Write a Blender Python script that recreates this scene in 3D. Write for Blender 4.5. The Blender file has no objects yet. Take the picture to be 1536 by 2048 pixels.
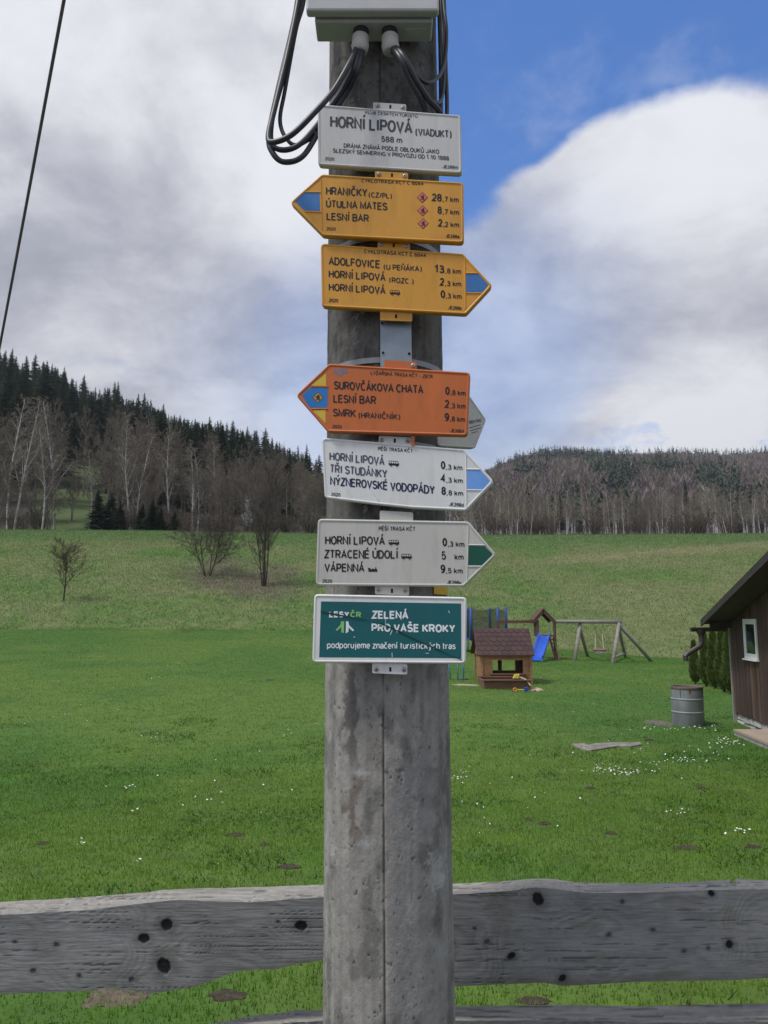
import bpy, math, random
import numpy as np
from mathutils import Vector, Matrix

# ------------------------------------------------------------------ camera, sky, sun
S = bpy.context.scene
COL = S.collection
R = math.radians
F = 1538.0                       # focal length in photo pixels (1536 x 2048)
PITCH = R(7.8)
CP, SP = math.cos(PITCH), math.sin(PITCH)
EYE = Vector((0, 0, 1.65))

cd = bpy.data.cameras.new('camera')
cd.sensor_fit = 'VERTICAL'; cd.sensor_height = 36.0; cd.lens = F / 2048 * 36.0
cd.clip_start = 0.05; cd.clip_end = 6000
cam = bpy.data.objects.new('camera', cd)
cam.location = EYE; cam.rotation_euler = (math.pi / 2 + PITCH, 0, 0)
COL.objects.link(cam); S.camera = cam

def ray(px, py):
    u = (px - 768) / F; v = (1024 - py) / F
    return Vector((u, CP - v * SP, v * CP + SP))
def at(px, py, Y):
    d = ray(px, py); return EYE + d * (Y / d.y)
def elev(py):                    # z / y of the sight line through image row py
    v = (1024 - py) / F
    return (v * CP + SP) / (CP - v * SP)

SUN_EL, SUN_AZ = R(60), R(244)   # azimuth clockwise from +Y: behind the camera, to the left
S.view_settings.view_transform = 'Standard'; S.view_settings.look = 'None'
S.view_settings.exposure = 0.4; S.view_settings.gamma = 1.0
S.view_settings.use_curve_mapping = False
try: S.cycles.use_denoising = True
except Exception: pass

def build_world():
    w = bpy.data.worlds.new('World'); S.world = w; w.use_nodes = True
    nt = w.node_tree; N = nt.nodes; L = nt.links
    bg = N['Background']
    def math_(op, a, b=None, c=None):
        n = N.new('ShaderNodeMath'); n.operation = op
        for i, q in enumerate((a, b, c)):
            if q is None: continue
            if isinstance(q, (int, float)): n.inputs[i].default_value = q
            else: L.new(q, n.inputs[i])
        return n.outputs[0]
    def smooth(x, a, b):
        n = N.new('ShaderNodeMapRange'); n.interpolation_type = 'SMOOTHSTEP'
        L.new(x, n.inputs[0]); n.inputs[1].default_value = a; n.inputs[2].default_value = b
        return n.outputs[0]
    def mix(f, a, b):
        n = N.new('ShaderNodeMix'); n.data_type = 'RGBA'
        if isinstance(f, (int, float)): n.inputs[0].default_value = f
        else: L.new(f, n.inputs[0])
        for k, q in ((6, a), (7, b)):
            if isinstance(q, tuple): n.inputs[k].default_value = (*q, 1)
            else: L.new(q, n.inputs[k])
        return n.outputs[2]
    sky = N.new('ShaderNodeTexSky'); sky.sky_type = 'NISHITA'; sky.sun_disc = False
    sky.sun_elevation = SUN_EL; sky.sun_rotation = SUN_AZ
    sky.ozone_density = 2.2; sky.dust_density = 0.6
    tc = N.new('ShaderNodeTexCoord')
    nrm = N.new('ShaderNodeVectorMath'); nrm.operation = 'NORMALIZE'; L.new(tc.outputs['Generated'], nrm.inputs[0])
    D = nrm.outputs[0]
    sx = N.new('ShaderNodeSeparateXYZ'); L.new(D, sx.inputs[0])
    zz = math_('ADD', math_('MAXIMUM', sx.outputs[2], 0.0), 0.32)
    cx = N.new('ShaderNodeCombineXYZ')
    L.new(math_('DIVIDE', sx.outputs[0], zz), cx.inputs[0]); L.new(math_('DIVIDE', sx.outputs[1], zz), cx.inputs[1])
    P = cx.outputs[0]
    def noise(scale, detail, rough, off, dist=0.0):
        mp = N.new('ShaderNodeMapping'); L.new(P, mp.inputs[0]); mp.inputs[1].default_value = off
        n = N.new('ShaderNodeTexNoise'); L.new(mp.outputs[0], n.inputs['Vector'])
        n.inputs['Scale'].default_value = scale; n.inputs['Detail'].default_value = detail
        n.inputs['Roughness'].default_value = rough; n.inputs['Distortion'].default_value = dist
        return n.outputs[0]
    def lobes(lst):
        tot = None
        for px, py, rad, wt in lst:
            c = ray(px, py).normalized()
            dp = N.new('ShaderNodeVectorMath'); dp.operation = 'DOT_PRODUCT'
            L.new(D, dp.inputs[0]); dp.inputs[1].default_value = c
            a = rad / F
            m = math_('MULTIPLY', smooth(dp.outputs['Value'], math.cos(a), math.cos(a * 0.15)), wt)
            tot = m if tot is None else math_('ADD', tot, m)
        return tot
    nA = noise(1.6, 11, 0.60, (3.1, 1.7, 0), 0.25)
    nB = noise(2.9, 11, 0.57, (7.4, 2.2, 3.0), 0.45)
    nC = noise(6.5, 9, 0.64, (1.4, 9.2, 5.0), 0.2)
    # open blue between the two cloud banks, upper right
    gap = lobes([(1000, 10, 300, .5), (1180, -10, 290, .55), (1400, -130, 330, .55), (950, 270, 190, .40), (1050, 170, 170, .32), (900, 390, 130, .2), (1620, -260, 420, .5)])
    bank = lobes([(1400, 400, 430, .36), (1180, 480, 330, .26), (1540, 180, 240, .27), (1300, 290, 200, .18), (300, 300, 700, .25)])
    cov = math_('ADD', math_('SUBTRACT',  math_('ADD', math_('ADD', math_('MULTIPLY', nA, 1.35), -.175), math_('MULTIPLY', math_('SUBTRACT', nC, .5), .52)), gap), bank)
    cover = math_('MAXIMUM', smooth(cov, 0.17, 0.56), math_('MULTIPLY', smooth(nC, .48, .8), .22))
    thin = lobes([(850, 760, 430, .55), (1050, 640, 330, .3), (560, 760, 300, .25)])
    cover = math_('MULTIPLY', cover, math_('SUBTRACT', 1.0, math_('MULTIPLY', thin, 0.55)))
    lowc = lobes([(1450, 850, 170, .5), (1250, 870, 120, .25), (1500, 820, 120, .3)])
    cover = math_('MINIMUM', math_('ADD', cover, math_('MULTIPLY', lowc, smooth(nC, .35, .6))), 1.0)
    # cloud tone
    tone = math_('ADD', math_('MULTIPLY', math_('SUBTRACT', nB, .5), 2.1), math_('MULTIPLY', math_('SUBTRACT', nC, .5), 1.0))
    tone = math_('ADD', tone, lobes([(1380, 220, 330, .22), (40, 170, 260, .45), (430, 330, 220, .25), (640, 430, 170, .3), (1420, 850, 200, .5), (700, 60, 260, .15), (180, 640, 160, .2), (620, 880, 120, .45)]))
    tone = math_('SUBTRACT', tone, lobes([(230, 520, 330, .28), (60, 420, 200, .15), (420, 640, 200, .15)]))
    tone = smooth(math_('ADD', tone, .60), -.1, 1.2)
    ccol = mix(tone, (.27, .28, .335), (.655, .665, .70))
    hs = N.new('ShaderNodeHueSaturation'); hs.inputs['Saturation'].default_value = 1.22
    sc = N.new('ShaderNodeVectorMath'); sc.operation = 'SCALE'; L.new(sky.outputs[0], sc.inputs[0]); sc.inputs['Scale'].default_value = 0.125
    tn = N.new('ShaderNodeVectorMath'); tn.operation = 'MULTIPLY'; L.new(sc.outputs[0], tn.inputs[0]); tn.inputs[1].default_value = (.92, .98, 1.18)
    L.new(tn.outputs[0], hs.inputs['Color'])
    fin = mix(cover, hs.outputs[0], ccol)
    L.new(fin, bg.inputs[0]); bg.inputs[1].default_value = 1.0
    w.cycles.sampling_method = 'MANUAL'; w.cycles.sample_map_resolution = 256
build_world()

sl = bpy.data.lights.new('sun', 'SUN'); sl.energy = 2.2; sl.angle = R(11); sl.color = (1.0, .96, .90)
so = bpy.data.objects.new('sun', sl); COL.objects.link(so)
sd = Vector((math.sin(SUN_AZ) * math.cos(SUN_EL), math.cos(SUN_AZ) * math.cos(SUN_EL), math.sin(SUN_EL)))
so.rotation_euler = sd.to_track_quat('Z', 'Y').to_euler(); so.location = (-20, -20, 40)

# ------------------------------------------------------------------ helpers
def tag(o, label=None, cat=None, group=None, kind=None):
    if label: o['label'] = label
    if cat: o['category'] = cat
    if group: o['group'] = group
    if kind: o['kind'] = kind
    return o
def empty(name, loc, rz=0.0, sc=1.0):
    o = bpy.data.objects.new(name, None); COL.objects.link(o)
    o.location = loc; o.rotation_euler = (0, 0, rz); o.scale = (sc, sc, sc); o.empty_display_size = .1
    return o
def thing(name, loc, label, cat, group=None, rz=0.0, sc=1.0):
    return tag(empty(name, loc, rz, sc), label, cat, group)

class MB:
    def __init__(s): s.v = []; s.f = []
    def add(s, vs, fs):
        b = len(s.v); s.v += [tuple(p) for p in vs]; s.f += [tuple(i + b for i in q) for q in fs]; return s
    def hexa(s, c8):            # bottom 4 then top 4, counter-clockwise
        return s.add(c8, [(3, 2, 1, 0), (4, 5, 6, 7), (0, 1, 5, 4), (1, 2, 6, 5), (2, 3, 7, 6), (3, 0, 4, 7)])
    def box(s, c, sz, M=None):
        x, y, z = (q / 2 for q in sz); c = Vector(c)
        P = [Vector(q) for q in ((-x, -y, -z), (x, -y, -z), (x, y, -z), (-x, y, -z), (-x, -y, z), (x, -y, z), (x, y, z), (-x, y, z))]
        return s.hexa([(M @ q if M else q) + c for q in P])
    def tube(s, pts, rad, n=8, caps=True):
        pts = [Vector(p) for p in pts]; m = len(pts)
        if not hasattr(rad, '__len__'): rad = [rad] * m
        t0 = (pts[1] - pts[0]).normalized()
        a = t0.orthogonal().normalized(); vs = []
        for i in range(m):
            t = (pts[min(i + 1, m - 1)] - pts[max(i - 1, 0)])
            t = t.normalized() if t.length > 1e-9 else t0
            a = (a - t * a.dot(t))
            a = a.normalized() if a.length > 1e-6 else t.orthogonal().normalized()
            b = t.cross(a)
            for k in range(n):
                q = 2 * math.pi * k / n
                vs.append(pts[i] + (a * math.cos(q) + b * math.sin(q)) * rad[i])
        fs = [(i * n + k, i * n + (k + 1) % n, (i + 1) * n + (k + 1) % n, (i + 1) * n + k) for i in range(m - 1) for k in range(n)]
        if caps: fs += [tuple(range(n - 1, -1, -1)), tuple((m - 1) * n + k for k in range(n))]
        return s.add(vs, fs)
    def lathe(s, prof, c, n=24, M=None):
        c = Vector(c); vs = []
        for r, z in prof:
            for k in range(n):
                q = 2 * math.pi * k / n; p = Vector((r * math.cos(q), r * math.sin(q), z))
                vs.append((M @ p if M else p) + c)
        m = len(prof)
        return s.add(vs, [(i * n + k, i * n + (k + 1) % n, (i + 1) * n + (k + 1) % n, (i + 1) * n + k) for i in range(m - 1) for k in range(n)])
    def prism(s, poly, ext):     # polygon of 3-D points pushed along ext
        poly = [Vector(p) for p in poly]; n = len(poly); e = Vector(ext)
        return s.add(poly + [p + e for p in poly], [tuple(range(n - 1, -1, -1)), tuple(range(n, 2 * n))] + [(k, (k + 1) % n, n + (k + 1) % n, n + k) for k in range(n)])
    def bar(s, a, b, w, h):      # rectangular bar between two points
        a, b = Vector(a), Vector(b); t = (b - a).normalized()
        up = Vector((0, 0, 1)) if abs(t.z) < .95 else Vector((0, 1, 0))
        r = t.cross(up).normalized() * w / 2; u = r.cross(t).normalized() * h / 2
        return s.hexa([a - r - u, a + r - u, b + r - u, b - r - u, a - r + u, a + r + u, b + r + u, b - r + u])
    def mesh(s, name, off=(0, 0, 0)):
        me = bpy.data.meshes.new(name); o = Vector(off)
        me.from_pydata([tuple(Vector(p) - o) for p in s.v], [], s.f); me.validate(); me.update(); return me

def mkobj(name, me, mat, parent=None, loc=(0, 0, 0), smooth=False):
    o = bpy.data.objects.new(name, me); COL.objects.link(o); o.location = loc
    if mat and not me.materials: me.materials.append(mat)
    if smooth: me.polygons.foreach_set('use_smooth', [True] * len(me.polygons))
    if parent: o.parent = parent
    return o
def part(name, mb, mat, parent, smooth=False, bevel=0.0, origin=None):
    off = parent.location if origin is None else origin
    if parent.parent: off = Vector(off)
    o = mkobj(name, mb.mesh(name, off), mat, parent, smooth=smooth)
    if bevel:
        b = o.modifiers.new('bevel', 'BEVEL'); b.width = bevel; b.segments = 2; b.limit_method = 'ANGLE'
    return o
def solo(name, mb, mat, loc, label, cat, group=None, smooth=False, bevel=0.0):
    o = mkobj(name, mb.mesh(name, loc), mat, None, loc, smooth)
    if bevel:
        b = o.modifiers.new('bevel', 'BEVEL'); b.width = bevel; b.segments = 2; b.limit_method = 'ANGLE'
    return tag(o, label, cat, group)

# ---- numpy lattice noise
def vnoise(x, y, seed=0):
    x = np.asarray(x, float); y = np.asarray(y, float)
    xi = np.floor(x).astype(np.int64); yi = np.floor(y).astype(np.int64); fx = x - xi; fy = y - yi
    fx = fx * fx * (3 - 2 * fx); fy = fy * fy * (3 - 2 * fy)
    def h(a, b):
        n = (a * 374761393 + b * 668265263 + seed * 974634777) & 0x7fffffff
        n = ((n ^ (n >> 13)) * 1274126177) & 0x7fffffff
        return ((n ^ (n >> 16)) & 0xffff) / 65535.0
    return (h(xi, yi) * (1 - fx) + h(xi + 1, yi) * fx) * (1 - fy) + (h(xi, yi + 1) * (1 - fx) + h(xi + 1, yi + 1) * fx) * fy
def fbm(x, y, seed=0, oct=4):
    t = 0; a = .5; s = 0
    for k in range(oct):
        t = t + a * vnoise(x * 2 ** k, y * 2 ** k, seed + k * 17); s += a; a *= .55
    return t / s
def sstep(a, b, x):
    t = np.clip((np.asarray(x, float) - a) / (b - a), 0, 1); return t * t * (3 - 2 * t)

def quick_mesh(name, V, FA, cols=None):
    V = np.asarray(V, np.float32).reshape(-1, 3); FA = np.asarray(FA, np.int32); k = FA.shape[1]
    me = bpy.data.meshes.new(name)
    me.vertices.add(len(V)); me.vertices.foreach_set('co', V.ravel())
    me.loops.add(FA.size); me.loops.foreach_set('vertex_index', FA.ravel())
    me.polygons.add(len(FA)); me.polygons.foreach_set('loop_start', np.arange(len(FA), dtype=np.int32) * k)
    me.polygons.foreach_set('loop_total', np.full(len(FA), k, np.int32))
    if cols is not None:
        a = me.attributes.new('tint', 'FLOAT_COLOR', 'POINT')
        c = np.ones((len(V), 4), np.float32); c[:, :3] = cols; a.data.foreach_set('color', c.ravel())
    me.update(calc_edges=True); me.validate(); return me

# ---- materials
MATS = {}
def pm(name, col, rough=.8, var=.18, scale=8.0, fine=0.0, bump=0.0, bscale=None, tint=False, metal=0.0, spec=.3, trans=0.0, stretch=(1, 1, 1), col2=None, coat=0.0):
    if name in MATS: return MATS[name]
    m = bpy.data.materials.new(name); m.use_nodes = True; nt = m.node_tree; N = nt.nodes; L = nt.links
    b = N['Principled BSDF']; out = N['Material Output']
    b.inputs['Roughness'].default_value = rough; b.inputs['Metallic'].default_value = metal
    b.inputs['Specular IOR Level'].default_value = spec; b.inputs['Coat Weight'].default_value = coat
    tc = N.new('ShaderNodeTexCoord'); mp = N.new('ShaderNodeMapping'); mp.inputs[3].default_value = stretch
    L.new(tc.outputs['Object'], mp.inputs[0])
    nz = N.new('ShaderNodeTexNoise'); nz.inputs['Scale'].default_value = scale; nz.inputs['Detail'].default_value = 7; nz.inputs['Roughness'].default_value = .62
    L.new(mp.outputs[0], nz.inputs['Vector'])
    rp = N.new('ShaderNodeMapRange'); L.new(nz.outputs[0], rp.inputs[0]); rp.inputs[1].default_value = .3; rp.inputs[2].default_value = .7
    mx = N.new('ShaderNodeMix'); mx.data_type = 'RGBA'; L.new(rp.outputs[0], mx.inputs[0])
    c2 = col2 if col2 else tuple(min(1, q * (1 + var)) for q in col)
    c1 = tuple(q * (1 - var) for q in col) if not col2 else col
    mx.inputs[6].default_value = (*c1, 1); mx.inputs[7].default_value = (*c2, 1)
    c = mx.outputs[2]
    if name.startswith('sign_'):
        gn = N.new('ShaderNodeTexNoise'); gn.inputs['Scale'].default_value = 34; gn.inputs['Detail'].default_value = 8; gn.inputs['Roughness'].default_value = .7
        L.new(mp.outputs[0], gn.inputs['Vector']); gr = N.new('ShaderNodeMapRange'); L.new(gn.outputs[0], gr.inputs[0]); gr.inputs[1].default_value = .52; gr.inputs[2].default_value = .78; gr.inputs[4].default_value = .45
        gm = N.new('ShaderNodeMix'); gm.data_type = 'RGBA'; L.new(gr.outputs[0], gm.inputs[0]); L.new(c, gm.inputs[6]); gm.inputs[7].default_value = (col[0] * .55, col[1] * .52, col[2] * .48, 1); c = gm.outputs[2]
    if tint:
        at_ = N.new('ShaderNodeAttribute'); at_.attribute_name = 'tint'
        mm = N.new('ShaderNodeMix'); mm.data_type = 'RGBA'; mm.blend_type = 'MULTIPLY'; mm.inputs[0].default_value = 1
        L.new(c, mm.inputs[6]); L.new(at_.outputs['Color'], mm.inputs[7]); c = mm.outputs[2]
    L.new(c, b.inputs['Base Color'])
    if bump:
        n2 = N.new('ShaderNodeTexNoise'); n2.inputs['Scale'].default_value = bscale or scale * 4; n2.inputs['Detail'].default_value = 6
        L.new(mp.outputs[0], n2.inputs['Vector'])
        bp = N.new('ShaderNodeBump'); bp.inputs['Strength'].default_value = bump; bp.inputs['Distance'].default_value = .01
        L.new(n2.outputs[0], bp.inputs['Height']); L.new(bp.outputs[0], b.inputs['Normal'])
    if trans:
        t = N.new('ShaderNodeBsdfTranslucent'); L.new(c, t.inputs[0])
        ms = N.new('ShaderNodeMixShader'); ms.inputs[0].default_value = trans
        L.new(b.outputs[0], ms.inputs[1]); L.new(t.outputs[0], ms.inputs[2]); L.new(ms.outputs[0], out.inputs[0])
    MATS[name] = m; return m

# ------------------------------------------------------------------ terrain
Y_LAWN, Y_CREST, Y_RIDGE, Y_FAR = 41.0, 78.0, 240.0, 800.0
def px_of(t): return 768 + t * F * 1.01          # image column of tan(azimuth), near the horizon
def _lawn_edge(x):                                # eye-relative height of the lawn's far edge
    p = px_of(x / Y_LAWN)
    row = np.interp(p, [-400, 620, 780, 920, 1150, 1320, 1900], [1257, 1259, 1268, 1284, 1302, 1316, 1322])
    return Y_LAWN * np.vectorize(elev)(row)
def _crest(t):
    return np.vectorize(elev)(np.interp(px_of(t), [-600, 0, 300, 640, 990, 1536, 2200], [1058, 1060, 1062, 1068, 1071, 1068, 1064]))
def _ridge(t):
    return np.vectorize(elev)(np.interp(px_of(t), [-900, -300, 0, 110, 217, 335, 447, 537, 632, 760, 2200], [640, 740, 808, 838, 872, 920, 945, 978, 1022, 1064, 1066]))
def _far(t):
    return np.vectorize(elev)(np.interp(px_of(t), [-900, 300, 632, 800, 975, 1016, 1053, 1095, 1200, 1355, 1471, 1536, 2200], [800, 960, 1035, 1020, 962, 945, 931, 923, 928, 924, 929, 924, 912]))
def ground(x, y):
    x = np.asarray(x, float); y = np.asarray(y, float); x, y = np.broadcast_arrays(x, y)
    yy = np.maximum(y, 1.0); t = np.clip(x / np.maximum(yy, 12.0), -3, 3)
    near = -1.65 - .45 * sstep(2.2, 10, y)
    zl = _lawn_edge(x)
    q = np.clip((y - 12) / (Y_LAWN - 12), 0, 1) ** 1.4
    z = near * (1 - q) + zl * q
    z = z + .025 * (fbm(x * .35, y * .35, 5) - .5) * sstep(3, 6, y)
    tc = np.clip(x / Y_CREST, -2, 2)
    zc = Y_CREST * _crest(np.clip(x / np.maximum(yy, 60), -2, 2))
    q = np.clip((y - Y_LAWN) / (Y_CREST - Y_LAWN), 0, 1)
    f = 1.12 * q - .12 * q * q
    und = .5 * (fbm(x * .09, y * .09, 9) - .5) * np.sin(math.pi * q)
    z = np.where(y > Y_LAWN, zl * (1 - f) + zc * f + und, z)
    z1 = zc + 17 * .1
    q = np.clip((y - Y_CREST) / 17, 0, 1); z = np.where(y > Y_CREST, zc * (1 - q) + z1 * q, z)
    z2 = Y_RIDGE * _ridge(t); q = np.clip((y - 95) / (Y_RIDGE - 95), 0, 1); z = np.where(y > 95, z1 * (1 - q) + z2 * q, z)
    z3 = Y_FAR * _far(t); q = np.clip((y - Y_RIDGE) / (Y_FAR - Y_RIDGE), 0, 1); q = q * (1.15 - .15 * q)
    z = np.where(y > Y_RIDGE, z2 * (1 - q) + z3 * q, z)
    z = np.where(y > Y_FAR, z3 - .02 * (y - Y_FAR), z)
    return z + EYE.z
def gz(x, y): return float(ground(x, y))
def hit(px, py, y0=2.3, y1=1000):                  # where the sight line meets the ground
    d = ray(px, py); d = d / d.y; prev = y0
    Y = y0
    while Y < y1:
        p = EYE + d * Y
        if p.z <= gz(p.x, p.y):
            a, b = prev, Y
            for _ in range(30):
                m = (a + b) / 2; p = EYE + d * m
                if p.z <= gz(p.x, p.y): b = m
                else: a = m
            p = EYE + d * b; p.z = gz(p.x, p.y); return p
        prev = Y; Y *= 1.012
    return EYE + d * y1

def sheet(name, ys, nx, half, mat, colf):
    ys = np.asarray(ys); u = np.linspace(-1, 1, nx)
    Xg = np.sign(u)[None, :] * (np.abs(u)[None, :] ** 1.15) * half(ys)[:, None]
    Yg = np.repeat(ys[:, None], nx, 1)
    Z = ground(Xg, Yg)
    V = np.stack([Xg, Yg, Z], -1).reshape(-1, 3)
    i = np.arange(len(ys) - 1)[:, None] * nx + np.arange(nx - 1)[None, :]
    FA = np.stack([i, i + 1, i + nx + 1, i + nx], -1).reshape(-1, 4)
    me = quick_mesh(name, V, FA, colf(V[:, 0], V[:, 1]))
    o = mkobj(name, me, mat, smooth=True); o['kind'] = 'structure'; return o

HALF = lambda ys: 40 + np.maximum(ys, 0) * .95
LITTER = [hit(418, 1150), hit(480, 1165), hit(530, 1178), hit(540, 1150), hit(440, 1130)]
_a, _b = hit(1000, 1126), hit(1530, 1089); STRIPE = (_a.y, _b.y, _a.x, _b.x)
def lawn_col(x, y):
    n = fbm(x * .5, y * .5, 21); n2 = fbm(x * .13, y * .13, 31)
    g = np.array([.066, .150, .022]); yel = np.array([.100, .172, .028])
    w = sstep(.42, .62, n * .5 + n2 * .5)[:, None]
    return g * (1 - w) + yel * w
def bank_col(x, y):
    n = fbm(x * .22, y * .22, 41); n2 = fbm(x * .9, y * 1.3, 43); n3 = fbm(x * .07, y * .1, 47)
    g = np.array([.105, .185, .042]); dry = np.array([.170, .200, .078])
    right = sstep(4, 22, x) * .08
    w = sstep(.38, .68, n * .45 + n2 * .3 + n3 * .25 + right - .22 * sstep(66, 77, y) + .03)[:, None]
    c = g * (1 - w) + dry * w
    top = sstep(66, 76, y)[:, None] * (1 - .5 * w); c = c * (1 - top) + np.array([.100, .170, .050]) * top
    k = STRIPE[0] + (STRIPE[1] - STRIPE[0]) * np.clip((x - STRIPE[2]) / (STRIPE[3] - STRIPE[2]), 0, 1.6); m = (sstep(2.2, .4, np.abs(y - k) + (n2 - .5) * 2.5) * sstep(STRIPE[2] - 2, STRIPE[2] + 8, x) * .6)[:, None]
    c = c * (1 - m) + np.array([.26, .235, .13]) * m
    for p in LITTER:
        k = sstep(2.8, .6, np.hypot((x - p.x) * .8, (y - p.y) * .55) + (n2 - .5) * 3.0)[:, None] * .65
        c = c * (1 - k) + np.array([.14, .115, .085]) * k
    return c
def hill_col(x, y):
    n = fbm(x * .06, y * .06, 51); t = x / y
    floor = np.array([.050, .042, .030]); green = np.array([.085, .125, .042])
    k = (sstep(-.47, -.44, t) * sstep(-.34, -.38, t) * sstep(190, 150, y) + sstep(100, 86, y))[:, None]
    c = floor * (.8 + .5 * n[:, None]); k = np.clip(k, 0, 1)
    return c * (1 - k) + green * k
m_lawn = pm('lawn_ground', (.9, .9, .9), .95, .25, 3.0, tint=True, bump=.5, bscale=60)
m_bank = pm('meadow_ground', (.9, .9, .9), .95, .3, 1.3, tint=True, bump=.6, bscale=9)
m_hill = pm('hill_ground', (.9, .9, .9), .95, .3, .4, tint=True)
ysl = np.concatenate([np.linspace(1.1, 2.2, 5), np.linspace(2.4, 16, 90), np.linspace(16.4, Y_LAWN, 60)])
sheet('unseen_road', np.linspace(-40, 1.1, 40), 120, HALF, pm('unseen_road_grey', (.9, .9, .9), .95, .3, 6, tint=True, bump=.5, bscale=120), lambda x, y: np.full((len(x), 3), .085) * np.array([1.04, 1.0, .95]))  # unseen grey road, added behind the camera for neutral bounce light
sheet('lawn', ysl, 240, HALF, m_lawn, lawn_col)
sheet('meadow_bank', np.linspace(Y_LAWN, 86, 80), 240, HALF, m_bank, bank_col)
sheet('wooded_hills', np.concatenate([np.linspace(86, 240, 60), np.linspace(250, 800, 50), np.linspace(850, 2500, 12)]), 160, HALF, m_hill, hill_col)

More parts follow.
